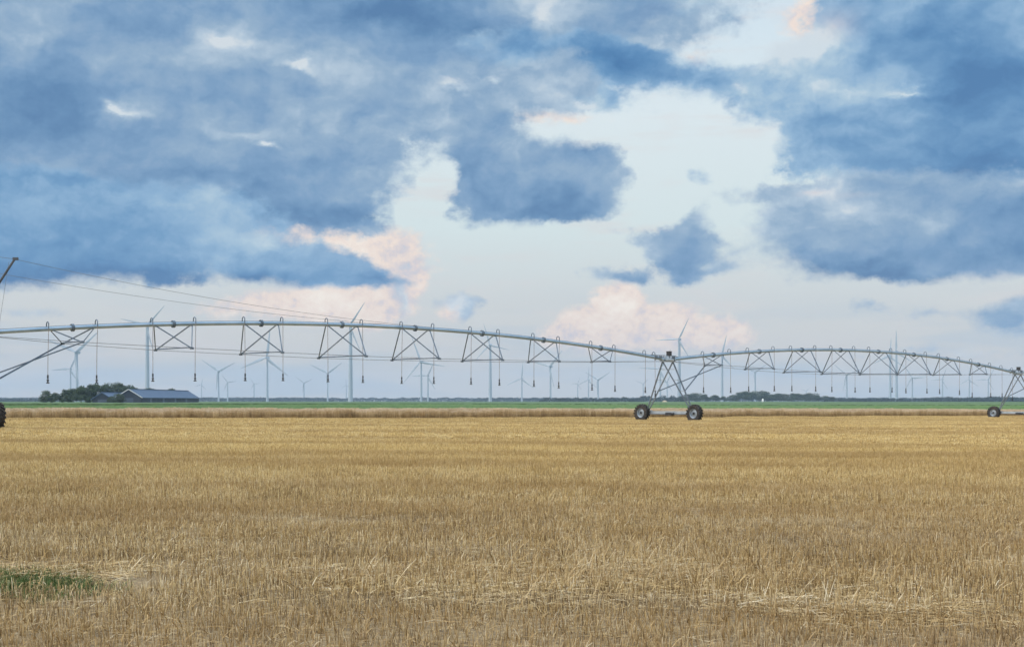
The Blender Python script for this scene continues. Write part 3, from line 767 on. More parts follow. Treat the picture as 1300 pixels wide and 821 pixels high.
def tower(T, dirv, brace_to=None):
    nv = Vector((dirv.y, -dirv.x, 0)); gz = float(g(T.x, T.y)); B = 2.75; ang = math.atan2(dirv.y, dirv.x)
    C_ = Vector((T.x, T.y, 0)); az_ = gz+0.66
    for sg in (-1, 1):
        wp = C_+nv*sg*B; wp.z = float(g(wp.x, wp.y))+0.66
        make_wheel(wp, ang)
    off = dirv*0.30
    bm_ = MB(RO); bm_.bar(C_+off-nv*(B-0.12)+Vector((0, 0, az_+0.05)), C_+off+nv*(B-0.12)+Vector((0, 0, az_+0.05)), 0.16, 0.22)
    for sg in (-1, 1):
        bm_.box(C_+off+nv*sg*(B-0.55)+Vector((0, 0, az_+0.19)), (0.5, 0.22, 0.06), ang-math.pi/2)
    bm_.build('axle_beam', M['galv'], root)
    sh = MB(RO); c0 = C_+dirv*0.14+Vector((0, 0, az_-0.08))
    sh.tube([c0-nv*(B-0.1), c0+nv*(B-0.1)], 0.028, 8); sh.build('drive_shaft', M['strut'], root)
    mo = MB(RO); mc = C_+dirv*0.14+Vector((0, 0, az_-0.07)); mo.box(mc, (0.55, 0.24, 0.22), ang-math.pi/2); mo.tube([mc+nv*0.25, mc+nv*0.52], 0.10, 14); mo.build('drive_motor', M['black'], root)
    tops = {-1: T-dirv*0.62+Vector((0, 0, -0.12)), 1: T+dirv*0.62+Vector((0, 0, -0.12))}
    legs = {}
    for sg in (-1, 1):
        foot = C_+nv*sg*(B-0.45)+Vector((0, 0, az_+0.18))
        for st in (-1, 1):
            fp = foot+dirv*(0.22+0.10*st); lg = MB(RO); lg.angle(tops[st], fp, 0.085, 0.014); lg.build('leg', M['leg'], root)
            legs[(sg, st)] = (tops[st], fp)
        for f_ in (0.16, 0.38, 0.60, 0.8):
            rg = MB(RO); a_, b_ = (legs[(sg, s_)][0].lerp(legs[(sg, s_)][1], f_) for s_ in (-1, 1)); rg.bar(a_, b_, 0.04, 0.04)
            rg.build('rung', M['galv'], root)
    # apex: collars, saddle, small bypass pipe and cable tray over the joint
    ap = MB(RO)
    for o_ in (-0.75, -0.45, 0.45, 0.75): q = T+dirv*o_; ap.tube([q-dirv*0.04, q+dirv*0.04], 0.17, 20)
    ap.bar(T-dirv*0.85-Vector((0, 0, 0.13)), T+dirv*0.85-Vector((0, 0, 0.13)), 0.30, 0.05)
    ap.bar(T-dirv*0.5+nv*0.2, T+dirv*0.5+nv*0.2, 0.05, 0.12); ap.bar(T-dirv*0.5-nv*0.2, T+dirv*0.5-nv*0.2, 0.05, 0.12)
    ap.tube([T-dirv*0.35, T-dirv*0.1+Vector((0, 0, 0.02)), T+dirv*0.35], 0.15, 20)
    ap.build('pipe_joint', M['galv'], root, True)
    cb = MB(RO)
    cb.tube([T-dirv*2.6+Vector((0, 0, 0.16)), T-dirv*2.0+Vector((0, 0, 0.36)), T+dirv*0.9+Vector((0, 0, 0.34)), T+dirv*1.6+Vector((0, 0, 0.16))], 0.028, 6)
    for o_ in (-1.5, -1.0, 0.6): cb.box(T+dirv*o_+nv*0.1+Vector((0, 0, 0.20)), (0.22, 0.16, 0.20), ang)
    cb.tube([T-dirv*1.3-nv*0.2, T-dirv*0.6-nv*0.25+Vector((0, 0, 0.22)), T+dirv*0.7-nv*0.2+Vector((0, 0, 0.05))], 0.05, 8)
    cb.tube([T-dirv*1.6+nv*0.12+Vector((0, 0, 0.1)), T-dirv*0.8+nv*0.12+Vector((0, 0, 0.24)), T+dirv*0.5+nv*0.12+Vector((0, 0, 0.26))], 0.016, 6)
    for o_ in (-1.2, -0.5, 0.25, 0.9): cb.tube([T+dirv*o_+Vector((0, 0, 0.05)), T+dirv*o_+Vector((0, 0, 0.34))], 0.014, 6)
    cb.build('cable_rail', M['strut'], root)
    bx_ = MB(RO); cpos = T+dirv*0.16+Vector((0, 0, 0.50)); bx_.box(cpos, (0.34, 0.26, 0.32), ang-math.pi/2); bx_.box(cpos+Vector((0, 0, 0.18)), (0.38, 0.30, 0.04), ang-math.pi/2)
    o = bx_.build('control_box', M['black'], root)
    po = MB(RO); po.tube([T+dirv*0.18+Vector((0, 0, 0.1)), T+dirv*0.18+Vector((0, 0, 0.42))], 0.035, 8); po.build('box_post', M['strut'], root)
    return legs

def span(Ta, Tb, rise, px_c, node_px, sep_=False, fr=None):
    """px_c: photo columns of the truss centres, node_px: (half width m, drop m) per truss"""
    dv = span_dir(Ta, Tb); nv = Vector((dv.y, -dv.x, 0))
    ts = [tparam((c-CX)/F, Ta, Tb-Ta) for c in px_c] if px_c else fr
    pts = [pipe_pt(Ta, Tb, rise, i/48) for i in range(49)]
    pm = MB(RO); pm.tube(pts[0:49], 0.122, 14); pipe = pm.build('pipe', M['pipe'], root, True)
    ca = MB(RO); cpts = [p+Vector((0, 0, 0.125))+nv*0.02 for p in pts]; ca.tube(cpts, 0.014, 5); ca.build('control_cable', M['black'], root)
    nodes = {-1: [], 1: []}
    Lsp = (Tb-Ta).length
    for t, (hw, drop) in zip(ts, node_px):
        c = pipe_pt(Ta, Tb, rise, t)
        fl = MB(RO)
        q = pipe_pt(Ta, Tb, rise, t+0.0005)-c; q.normalize()
        for o_ in (-0.035, 0.035): fl.tube([c+q*(o_-0.03), c+q*(o_+0.03)], 0.215, 20)
        f_ob = fl.build('flange', M['strut'], pipe)
        if sep_:   # node_px rows are (photo separation, photo row): solve the half width and drop
            lo, hi = 0.1, 4.0
            for _ in range(40):
                mid_ = (lo+hi)/2; a1, a2 = c-nv*mid_, c+nv*mid_
                if F*(a2.x/a2.y-a1.x/a1.y) < hw: lo = mid_
                else: hi = mid_
            hw, drop = lo, c.z-(CAMZ+(HY-drop)*c.y/F)
            hw_used.append((hw, drop))
        a_ = 1.15/Lsp
        pA = pipe_pt(Ta, Tb, rise, t-a_)-Vector((0, 0, 0.11)); pB = pipe_pt(Ta, Tb, rise, t+a_)-Vector((0, 0, 0.11))
        tf = MB(RO); nd = {}
        for sg in (-1, 1):
            nd[sg] = c+nv*sg*hw-Vector((0, 0, drop)); nodes[sg].append(nd[sg])
            tf.angle(pA+nv*sg*0.15, nd[sg], 0.062); tf.angle(pB+nv*sg*0.15, nd[sg], 0.062)
            tf.box(nd[sg], (0.16, 0.16, 0.12), math.atan2(dv.y, dv.x))
        for q_ in (pA, pB): tf.bar(q_-nv*0.17, q_+nv*0.17, 0.06, 0.05)
        tf.angle(nd[-1]+Vector((0, 0, 0.05)), nd[1]+Vector((0, 0, 0.05)), 0.07)
        tf.build('truss_frame', M['strut'], root)
    for sg in (-1, 1):
        rd = MB(RO); path = [Ta+dv*0.6+nv*sg*0.12-Vector((0, 0, 0.12))]+nodes[sg]+[Tb-dv*0.6+nv*sg*0.12-Vector((0, 0, 0.12))]
        for a__, b__ in zip(path[:-1], path[1:]): rd.tube([a__, b__], 0.015, 6)
        rd.build('truss_rod', M['rod'], root)
    return dv, nodes

def tower_braces(legs, nodes):
    for sg in (-1, 1):
        l0, l1 = legs[(sg, 1)]; p_ = l0.lerp(l1, 0.60)
        br = MB(RO); br.angle(p_, nodes[-sg][0], 0.07); br.build('brace', M['strut'], root)

hw_used = []
hw_dr = [(0.72, 0.80), (1.42, 1.38), (1.74, 1.80), (2.02, 2.05), (2.08, 2.05), (1.86, 1.78), (1.50, 1.42), (0.92, 0.82)]
d1, nodes1 = span(T1, T2, 1.48, [92, 220, 331.5, 434, 527, 612, 690, 762.5], list(zip([25, 46, 53, 60.5, 60, 51.5, 39.5, 23], [435.2, 443.2, 448.7, 453.4, 456.3, 457.8, 459.2, 459.2])), True)
d2, nodes2 = span(T2, T3, 1.55, [905.5, 964, 1018, 1067, 1115, 1160, 1202, 1242], list(zip([21, 36.6, 47, 48.5, 48, 43, 35, 21.5], [463.8, 468.5, 472.6, 474.6, 475.3, 475.6, 475.8, 475.3])), True)

d3, nodes3 = span(T3, T4, 1.5, None, hw_dr, fr=[0.1, 0.21, 0.32, 0.425, 0.53, 0.64, 0.75, 0.857])
lg1 = tower(T1, d1); lg2 = tower(T2, d2); lg3 = tower(T3, d3); lg4 = tower(T4, d3)
tower_braces(lg1, nodes1); tower_braces(lg2, nodes2); tower_braces(lg3, nodes3)

# drop hoses with goosenecks over the pipe
def hose_meshes():
    pass
def drop_hose(Ta, Tb, rise, px, py_bottom):
    t = tparam((px-CX)/F, Ta, Tb-Ta); dv = span_dir(Ta, Tb); nv = Vector((dv.y, -dv.x, 0))
    c = pipe_pt(Ta, Tb, rise, t); side = nv*0.28
    c = c-dv*0.0
    zb = CAMZ+(HY-py_bottom)/F*(c.y+side.y)
    bot = Vector((c.x, c.y, zb))+side
    hs = MB(RO); top = c+side+Vector((0, 0, 0.02))
    sw = dv*rnd.uniform(-0.05, 0.05)+nv*rnd.uniform(-0.03, 0.03); bot = bot+sw
    hs.tube([top, top.lerp(bot, 0.5)+sw*0.3, bot+Vector((0, 0, 0.42))], 0.016, 6); h = hs.build('drop_hose', M['hose'], root)
    gn = MB(RO); arc = [c+Vector((0, 0, 0.10)), c+Vector((0, 0, 0.27)), c+nv*0.05+Vector((0, 0, 0.35)), c+nv*0.14+Vector((0, 0, 0.385)), c+nv*0.23+Vector((0, 0, 0.35)), c+side+Vector((0, 0, 0.27)), top]
    gn.tube(arc, 0.03, 8); gn.build('gooseneck', M['strut'], h, True)
    wt = MB(RO); wt.tube([bot+Vector((0, 0, 0.46)), bot+Vector((0, 0, 0.24))], 0.045, 8); wt.build('weight', M['black'], h)
    sp_ = MB(RO); sp_.lathe([(0.0, 0.22), (0.05, 0.22), (0.075, 0.15), (0.035, 0.11), (0.035, 0.06), (0.095, 0.05), (0.085, 0.0), (0.0, 0.0)], bot, (0, 0, 1), 12); sp_.build('sprinkler', M['black'], h, True)
for px, py in ((59, 486.5), (121, 486.5), (191, 484.2), (245.5, 483.8), (307.6, 483.5), (356, 483.5), (412.7, 484.8), (457, 485.8), (507.5, 487), (547.5, 487), (595, 488), (630.5, 489.2), (674.7, 490.7), (706.7, 492.7), (748, 495.3), (777.5, 497), (816, 498.5), (828, 503)):
    drop_hose(T1, T2, 1.48, px, py)
for px, py in ((890, 498.6), (923.9, 498.6), (947, 497.2), (979.5, 496.4), (1001.8, 496.4), (1032.5, 496.8), (1053, 497.3), (1082, 498), (1101, 497.8), (1129, 498), (1146.8, 498.8), (1173, 499.2), (1189.5, 499.8), (1215, 501), (1230.6, 504), (1254.5, 504.3), (1269, 504.3), (1282.6, 508.5)):
    drop_hose(T2, T3, 1.55, px, py)
for k in range(16):
    c = pipe_pt(T3, T4, 1.5, 0.05+0.058*k); drop_hose(T3, T4, 1.5, CX+F*c.x/c.y, HY-(1.75-CAMZ)*F/c.y)

# masts over the first tower with stay cables running down to the arch
tipA = at(18.5, 329.0, 72.0); tipB = at(-24, 343.0, 77.5)
footA = T1+Nn*0.25+Vector((0, 0, 0.1))-E*0.5; footB = T1-Nn*0.25+Vector((0, 0, 0.1))-E*1.0
for tip, foot, w in ((tipA, footA, 1), (tipB, footB, 1)):
    ms = MB(RO); ms.tube([foot, tip], [0.075, 0.06], 10); ms.build('mast', M['mast'], root)
hd = MB(RO); hd.box(tipA+Vector((0.05, 0, 0.02)), (0.26, 0.16, 0.14)); hd.build('mast_head', M['mast'], root)
anchor = pipe_pt(T1, T2, 1.48, 0.56)+Vector((0, 0, 0.12))
for tip, sgn in ((tipA, 1), (tipB, -1)):
    cbl = MB(RO); e_ = anchor+Nn*0.1*sgn; mid = tip.lerp(e_, 0.5)-Vector((0, 0, 0.42))
    path = [tip.lerp(e_, k/16)-Vector((0, 0, 4*0.42*(k/16)*(1-k/16))) for k in range(17)]
    cbl.tube(path, 0.011, 5); cbl.build('stay_cable', M['rod'], root)
    if sgn > 0:
        c2 = MB(RO); c2.tube([tip+Vector((-0.3, 0, -0.15)), pipe_pt(T1, T2, 1.48, 0.022)+Vector((0, 0, 0.1))], 0.009, 5); c2.build('stay_cable', M['rod'], root)
    c3 = MB(RO); c3.tube([tip, T1-E*6+Vector((0, 0, 4.6))], 0.012, 5); c3.build('stay_cable', M['rod'], root)

# ------------------------------------------------------------------ wind turbines
def tm_unit():
    tw = MB(); tw.lathe([(0.031, 0), (0.030, 0.04), (0.019, 1.0), (0.0, 1.0)], (0, 0, 0), (0, 0, 1), 20)
    tw_m = tw.mesh('tower', M['turbine'], True)
    na_ = MB()
    prof = [(-0.030, 0.0), (-0.035, 0.3), (-0.042, 0.8), (-0.03, 1.0)]
    rings = [(-0.05, 0.028), (-0.035, 0.045), (0.03, 0.052), (0.12, 0.048), (0.16, 0.030)]   # along y, half size (rotor radius units)
    vs = []; 
    for y, r_ in rings:
        for k in range(10):
            a = 2*math.pi*k/10; ca_, sa_ = math.cos(a), math.sin(a)
            vs.append((r_*0.9*math.copysign(abs(ca_)**0.6, ca_), y, r_*math.copysign(abs(sa_)**0.6, sa_)))
    fs = [(j*10+k, j*10+(k+1) % 10, (j+1)*10+(k+1) % 10, (j+1)*10+k) for j in range(4) for k in range(10)] + [tuple(range(9, -1, -1)), tuple(40+k for k in range(10))]
    na_.add(vs, fs); na_m = na_.mesh('nacelle', M['turbine'], True)
    sp_ = MB(); sp_.lathe([(0.0, -0.055), (0.022, -0.045), (0.036, -0.02), (0.038, 0.03), (0.0, 0.03)], (0, -0.075, 0), (0, 1, 0), 16)
    sp_m = sp_.mesh('hub', M['turbine'], True)
    bl = MB(); st = [(0.02, 0.020, 0.020, 0), (0.08, 0.022, 0.018, 0), (0.18, 0.046, 0.012, 14), (0.28, 0.043, 0.009, 10), (0.5, 0.031, 0.006, 5), (0.75, 0.020, 0.004, 2), (0.93, 0.011, 0.0025, 0), (1.0, 0.003, 0.001, 0)]
    vs = []
    for z, c_, th, tw_ in st:
        a = R(tw_); 
        for (u, v) in ((-0.30, 0), (-0.15, 0.5), (0.2, 0.5), (0.70, 0), (0.2, -0.5), (-0.15, -0.5)):
            x, y = u*c_*1.0, v*th*2
            vs.append((x*math.cos(a)-y*math.sin(a), x*math.sin(a)+y*math.cos(a)-0.085-0.02*z*z, z))
    fs = [(j*6+k, j*6+(k+1) % 6, (j+1)*6+(k+1) % 6, (j+1)*6+k) for j in range(len(st)-1) for k in range(6)] + [tuple(range(5, -1, -1)), tuple((len(st)-1)*6+k for k in range(6))]
    bl.add(vs, fs); bl_m = bl.mesh('blade', M['turbine'], True)
    return tw_m, na_m, sp_m, bl_m
TWM, NAM, SPM, BLM = tm_unit()

def fit_rotor(tips):
    best = None
    for k in (0.70, 0.78, 0.86, 0.94):
        for ph in range(0, 120, 2):
            dirs = [(k*math.sin(R(ph+120*i)), math.cos(R(ph+120*i))) for i in range(3)]
            num = den = 0; ch = []
            for tx, ty in tips:
                dd = max(dirs, key=lambda q: (q[0]*tx+q[1]*ty)/math.hypot(*q)); ch.append(dd)
                num += dd[0]*tx+dd[1]*ty; den += dd[0]**2+dd[1]**2
            Rr = num/den; err = sum((tx-Rr*q[0])**2+(ty-Rr*q[1])**2 for (tx, ty), q in zip(tips, ch))
            if len(set(ch)) < len(tips): err += 1e3
            if best is None or err < best[0]: best = (err, Rr, ph, k)
    return best[1:]

def turbine(hx, hy, tips, label, d=None, H=None):
    off = HY-hy
    if d is None:
        H = H or (95.0 if off > 52 else (70.0 if off > 33 else (48.0 if off > 17 else 36.0)))
        d = (H-CAMZ)*F/off
    else: H = CAMZ+off*d/F
    Rr, ph, k = fit_rotor([(tx-hx, hy-ty) for tx, ty in tips])
    Rm = Rr*d/F; x = (hx-CX)/F*d
    yaw = math.acos(k)*(-1)-math.atan2(x, d)
    rt = empty('wind_turbine', (x, d, 0.0), 0)
    tag(rt, label, 'wind turbine', 'wind turbines along the horizon')
    wscale = max(H, 58.0)
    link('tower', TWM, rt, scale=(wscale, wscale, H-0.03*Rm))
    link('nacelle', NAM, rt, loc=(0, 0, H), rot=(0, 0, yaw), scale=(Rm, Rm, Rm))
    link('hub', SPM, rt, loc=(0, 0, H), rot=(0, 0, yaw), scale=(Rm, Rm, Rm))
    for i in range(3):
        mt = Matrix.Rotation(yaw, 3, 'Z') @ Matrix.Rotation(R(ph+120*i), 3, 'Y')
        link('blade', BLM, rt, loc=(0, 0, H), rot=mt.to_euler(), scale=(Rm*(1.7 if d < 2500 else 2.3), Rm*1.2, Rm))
    return rt

TB = [
 (187, 413, [(210, 391.6), (152, 409), (195, 447)], 'tall wind turbine rising behind the barns, its hub hidden by the irrigation pipe'),
 (97.7, 447, [(128.4, 420.5), (65, 435), (102, 489)], 'wind turbine behind the farm trees, larger one of the pair, rotor spread like a Y'),
 (89.5, 468.3, [(97, 449), (62.8, 470), (99.5, 486)], 'smaller thin wind turbine of the pair standing behind the farm trees'),
 (255.8, 488.2, [(258, 478.5), (248, 490), (262.5, 494)], 'tiny far wind turbine just right of the barn end'),
 (277.5, 471.2, [(256.5, 457.8), (303, 460), (276, 493)], 'Y-shaped mid-sized wind turbine standing right of the barn'),
 (289, 485.2, [(282, 474.8), (301, 482.8), (285, 495.5)], 'small wind turbine close to the right of the Y-shaped one near the barn'),
 (322.5, 487, [(317.4, 480.3), (330.8, 486.8), (318, 495.5)], 'small distant wind turbine standing alone under the third truss from the left'),
 (339.3, 454, [(343.6, 420), (305.2, 468.7), (369, 478)], 'large wind turbine with one blade straight up behind the third truss from the left'),
 (385.9, 486, [(375, 479), (397, 482)], 'small Y-shaped wind turbine between the third and fourth trusses from the left'),
 (416, 473.8, [(393.9, 464.4), (436.5, 461.5)], 'mid-sized Y-shaped wind turbine left of the tall tower in the fourth truss'),
 (439.6, 489, [(439, 480.6), (433, 494)], 'tiny wind turbine just left of the foot of the tall tower under the fourth truss'),
 (445, 412.5, [(465.5, 384), (411, 412), (457, 445)], 'tallest thick-towered wind turbine crossing the arch at the fourth truss'),
 (534.8, 459.2, [(523.4, 427.8), (567.2, 465.8), (513, 486)], 'large wind turbine behind the fifth truss, taller one of a close pair'),
 (543.2, 476.7, [(552, 461), (522, 478), (554.8, 495.7)], 'shorter wind turbine just right of the large one behind the fifth truss'),
 (622.4, 437.7, [(614.7, 409.5), (650.5, 442), (603.7, 454.8)], 'tall wind turbine standing behind the sixth truss from the left'),
 (662.5, 480.3, [(665, 462), (643, 490.4), (679, 492.8)], 'wind turbine with one blade up between the sixth and seventh trusses'),
 (698.8, 465, [(719.8, 445), (677.7, 460), (706.4, 492.4)], 'wind turbine standing behind the seventh truss from the left'),
 (733.4, 487, [(736.8, 478.4), (724, 488.4), (737.4, 494.5)], 'tiny wind turbine left of the eighth, smallest truss of the left arch'),
 (747.1, 482.3, [(747.7, 463), (733, 487), (759, 490)], 'wind turbine hidden behind a drop hose left of the smallest left-arch truss'),
 (759.3, 482, [(742.9, 472.4), (776.4, 472.6)], 'Y-shaped wind turbine below the smallest truss of the left arch'),
 (816.5, 487, [(807, 483), (824.6, 480.4)], 'small Y-shaped wind turbine just left of the middle wheeled tower'),
 (838.2, 468, [(808.5, 467.3), (853, 445), (851, 491)], 'wind turbine seen between the left legs of the middle wheeled tower'),
 (847, 484.8, [(853, 472), (832, 484.8), (855, 498)], 'smaller wind turbine framed in the middle of the middle wheeled tower'),
 (862.3, 430.6, [(876.5, 404), (832, 431.6), (877, 455)], 'nearest-looking white wind turbine rising whole above the middle wheeled tower'),
 (916.7, 450.4, [(923.5, 425.6), (892, 458), (932, 468)], 'wind turbine behind the first truss of the right arch, one blade above the pipe'),
 (958.7, 472.3, [(940, 464.3), (974.5, 464.3)], 'Y-shaped wind turbine behind the left end of the dark copse'),
 (1023.5, 496.2, [(1016.5, 493.5), (1028.3, 491.5)], 'tiny wind turbine peeping over the right part of the dark copse'),
 (1075, 475.7, [(1057, 463), (1093.5, 472.6), (1071.5, 499)], 'wind turbine standing right of the dark copse under the right arch'),
 (1130, 452, [(1133, 432), (1110, 464.5), (1148, 468)], 'left one of the two tall wind turbines side by side under the right arch'),
 (1138, 446, [(1139.7, 419.5), (1116, 460), (1160, 460)], 'right one of the two tall side-by-side wind turbines, a blade straight up above the pipe'),
 (1158.2, 479.4, [(1150.2, 463), (1177.5, 477.8), (1148.7, 497.7)], 'wind turbine next right of the two tall side-by-side ones'),
 (1196.5, 481.3, [(1202.5, 467), (1183.5, 481.6), (1204, 494)], 'wind turbine between the last two full trusses of the right arch'),
 (1230.6, 482, [(1230.8, 467), (1217.4, 487.5), (1245, 491)], 'wind turbine with one blade up near the right end of the right arch'),
 (1254.7, 482, [(1260.7, 468), (1239.3, 481.3), (1262, 496)], 'rightmost wind turbine, just left of the right wheeled tower'),
]
for t_ in TB: turbine(*t_)

# ------------------------------------------------------------------ trees
def tree_meshes(seed, h, w, nleaf, ls, mat, flat=1.0):
    """unit built in metres: tapered trunk with limbs, and a crown of leaf-sized faces in uneven clumps"""
    rs = np.random.RandomState(seed); rr = random.Random(seed)
    tr = MB(); tr.tube([(0, 0, -0.2), (0.05, 0, h*0.2), (rr.uniform(-.3, .3), rr.uniform(-.3, .3), h*0.55), (0, 0, h*0.85)], [h*0.028, h*0.02, h*0.012, h*0.004], 8)
    cl = []
    nc = rr.randint(16, 22)
    for i in range(nc):
        a = rr.uniform(0, 6.28); t = rr.random(); z = h*(0.22+0.70*t)
        rad = w*0.5*math.sqrt(max(0.05, 1-((t-0.42)/0.62)**2))*rr.uniform(0.25, 0.85)
        c_ = np.array([math.cos(a)*rad, math.sin(a)*rad, z]); s_ = w*rr.uniform(0.13, 0.24)
        cl.append((c_, s_, rr.uniform(0.25, 0.75)))
        if i % 3 == 0: tr.tube([(0, 0, z*0.55), tuple(c_*0.6+np.array([0, 0, z*0.25])), tuple(c_)], [h*0.010, h*0.006, h*0.002], 5)
    V = []; T = []; wsum = np.array([c[1]**2 for c in cl]); wsum /= wsum.sum()
    ks = rs.choice(len(cl), nleaf, p=wsum)
    C_ = np.array([c[0] for c in cl])[ks]; S_ = np.array([c[1] for c in cl])[ks]; TT = np.array([c[2] for c in cl])[ks]
    dirs = rs.normal(size=(nleaf, 3)); dirs /= np.linalg.norm(dirs, axis=1)[:, None]
    rad = rs.uniform(0.3, 1.08, nleaf)**0.6
    P_ = C_+dirs*(S_*rad)[:, None]*np.array([1.1, 1.1, 0.85])
    nrm = dirs+rs.normal(0, 0.7, (nleaf, 3)); nrm /= np.linalg.norm(nrm, axis=1)[:, None]
    up = np.cross(nrm, rs.normal(size=(nleaf, 3))); up /= np.linalg.norm(up, axis=1)[:, None]; sd = np.cross(nrm, up)
    s_ = rs.uniform(0.6, 1.3, nleaf)[:, None]*ls
    V = np.stack([P_-sd*s_*.5, P_+up*s_*.6, P_+sd*s_*.5, P_-up*s_*.6], 1).reshape(-1, 3)
    V[:, 2] = np.maximum(V[:, 2], 0.05)
    F_ = np.arange(nleaf*4).reshape(-1, 4)
    me = bpy.data.meshes.new('crown'); me.from_pydata(V.tolist(), [], F_.tolist()); me.materials.append(mat)
    a_ = me.attributes.new('tint', 'FLOAT', 'POINT'); tv = np.repeat(np.clip(TT+rs.normal(0, .16, nleaf), 0, 1), 4).astype(np.float32); a_.data.foreach_set('value', tv)
    me.update()
    return tr.mesh('trunk', M['bark'], True), me
TREES = [tree_meshes(11, 10, 9.0, 3600, 0.42, M['leaf']), tree_meshes(12, 10, 7.5, 3200, 0.42, M['leaf']), tree_meshes(13, 10, 10.5, 4000, 0.42, M['leaf2']), tree_meshes(14, 10, 8.2, 3400, 0.42, M['leaf'])]

def tree(px, ytop, d, kind, label, group, wfac=1.0, name='tree'):
    h = CAMZ+(HY-ytop)*d/F; x = (px-CX)/F*d
    rt = empty(name, (x, d, 0.0), rnd.uniform(0, 6.28)); tag(rt, label, 'tree', group)
    tm_, cm_ = TREES[kind]; s_ = h/9.5
    link('trunk', tm_, rt, scale=(s_, s_, s_)); link('crown', cm_, rt, scale=(s_*wfac, s_*wfac, s_))
    return rt
GF = 'trees round the farm'
for px, yt, d, kd, wf, lb in [
    (58, 497, 690, 2, 0.8, 'round pale green tree at the left end of the farm trees'),
    (70, 499, 700, 0, 0.8, 'low dark tree second from the left end of the farm trees'),
    (81, 495, 705, 3, 0.8, 'narrow tree poking up left of the taller farm trees'),
    (93, 494, 715, 1, 0.9, 'dark tree standing under the pair of turbines behind the farm'),
    (103, 491, 700, 0, 0.9, 'tree at the left shoulder of the tallest farm clump'),
    (113, 489, 706, 3, 0.95, 'dense dark tree in the middle of the farm clump'),
    (121, 488.5, 712, 0, 0.9, 'tall dark tree left of the small barn roof'),
    (133, 489.5, 800, 1, 0.9, 'tree standing behind the small barn, left one'),
    (144, 488, 806, 2, 1.0, 'tree rising behind the gap between the two barns'),
    (155, 488, 812, 3, 1.0, 'tall tree directly behind the left gable of the large barn'),
    (164, 490, 805, 0, 1.0, 'round tree just right of the large barn gable peak'),
    (151, 500.5, 672, 2, 1.0, 'bushy grey green tree in front of the gap between the barns'),
    (142, 503.5, 668, 2, 0.9, 'low bush-like tree covering the right side of the small barn'),
    (190, 493.5, 935, 1, 1.0, 'dark tree top showing over the large barn roof beside the turbine tower'),
    (218, 494.2, 960, 0, 1.3, 'small tree top showing over the far part of the large barn roof'),
    (64, 502.5, 670, 1, 1.1, 'low tree in front at the left end of the farm trees'),
    (86, 502, 668, 0, 1.2, 'low bushy tree in the front row of the farm trees'),
    (108, 501, 665, 3, 1.2, 'dark bushy tree in front of the tallest farm clump')]:
    tree(px, yt, d, kd, lb, GF, wf*1.35)
GC = 'trees of the copse right of the middle tower'
cp = [(866, 504), (874, 502), (884, 501), (896, 502), (908, 503), (919, 504.5), (930, 503.5), (938, 500), (946, 498.5), (955, 499.5), (964, 498.5), (973, 499.5), (981, 502.5), (989, 501), (997, 502), (1005, 500.8), (1013, 501.2), (1022, 501.8), (1031, 501), (1039, 503), (1048, 504), (1056, 505)]
wd = ['left end', 'left part', 'left part', 'left part', 'low middle', 'low middle', 'low middle', 'high crest', 'high crest', 'high crest', 'high crest', 'high crest', 'right slope', 'right part', 'right part', 'right part', 'right part', 'right part', 'right part', 'right tail', 'right tail', 'right tail']
on = ['first', 'second', 'third', 'fourth', 'fifth', 'sixth', 'seventh', 'eighth', 'ninth', 'tenth', 'eleventh', 'twelfth', 'thirteenth', 'fourteenth', 'fifteenth', 'sixteenth', 'seventeenth', 'eighteenth', 'nineteenth', 'twentieth', 'twenty-first', 'twenty-second']
for i, (px, yt) in enumerate(cp):
    tree(px, yt-1.3, 1900+rnd.uniform(-40, 60), i % 4, f'bluish dark tree in the {wd[i]} of the copse, {on[i]} from its left', GC, 2.0)

# far woods: one mass of foliage, stuff
def woods(name, segs, label, ls, dens, depth, mat, seed):
    rs = np.random.RandomState(seed); V = []; T = []; core = MB()
    for (px0, px1, ytop, d, rough_) in segs:
        x0, x1 = (px0-CX)/F*d, (px1-CX)/F*d; h = CAMZ+(HY-ytop)*d/F
        W_ = x1-x0; n = int(W_*h*dens/(ls*ls))
        x = rs.uniform(x0, x1, n); ex = np.clip(np.minimum(x-x0, x1-x)/(h*1.5), 0.15, 1)**0.5
        hh = h*(0.80+rough_*(vnoise(x+9000, x*0, seed, 1/(h*0.9), 1)-0.5)+0.5*rough_*(vnoise(x+9000, x*0, seed+1, 1/(h*0.35), 1)-0.5)+0.12)*ex
        z = hh*rs.uniform(0, 1, n)**0.75; y = d+rs.uniform(0, depth, n)
        c_ = np.stack([x, y, z], 1)
        nrm = rs.normal(size=(n, 3))+np.array([0, -0.6, 0.6]); nrm /= np.linalg.norm(nrm, axis=1)[:, None]
        up = np.cross(nrm, rs.normal(size=(n, 3))); up /= np.linalg.norm(up, axis=1)[:, None]; sd = np.cross(nrm, up); s_ = rs.uniform(.6, 1.3, n)[:, None]*ls
        V.append(np.stack([c_-sd*s_*.5, c_+up*s_*.55, c_+sd*s_*.5, c_-up*s_*.55], 1).reshape(-1, 3)); T.append(np.repeat(np.clip(rs.normal(.45, .2, n), 0, 1), 4))
    V = np.concatenate(V); V[:, 2] = np.maximum(V[:, 2], 0.02); T = np.concatenate(T).astype(np.float32)
    me = bpy.data.meshes.new(name); me.from_pydata(V.tolist(), [], np.arange(len(V)).reshape(-1, 4).tolist()); me.materials.append(mat)
    a_ = me.attributes.new('tint', 'FLOAT', 'POINT'); a_.data.foreach_set('value', T); me.update()
    o = link(name, me); tag(o, label, 'woods', kind='stuff')
woods('far_woods', [(-150, 1450, 504.7, 3600, 0.35), (230, 420, 504.5, 3500, 0.3), (600, 800, 504.7, 3450, 0.3)], 'long low blue wood along the whole horizon', 2.1, 9.0, 60, M['farleaf'], 61)
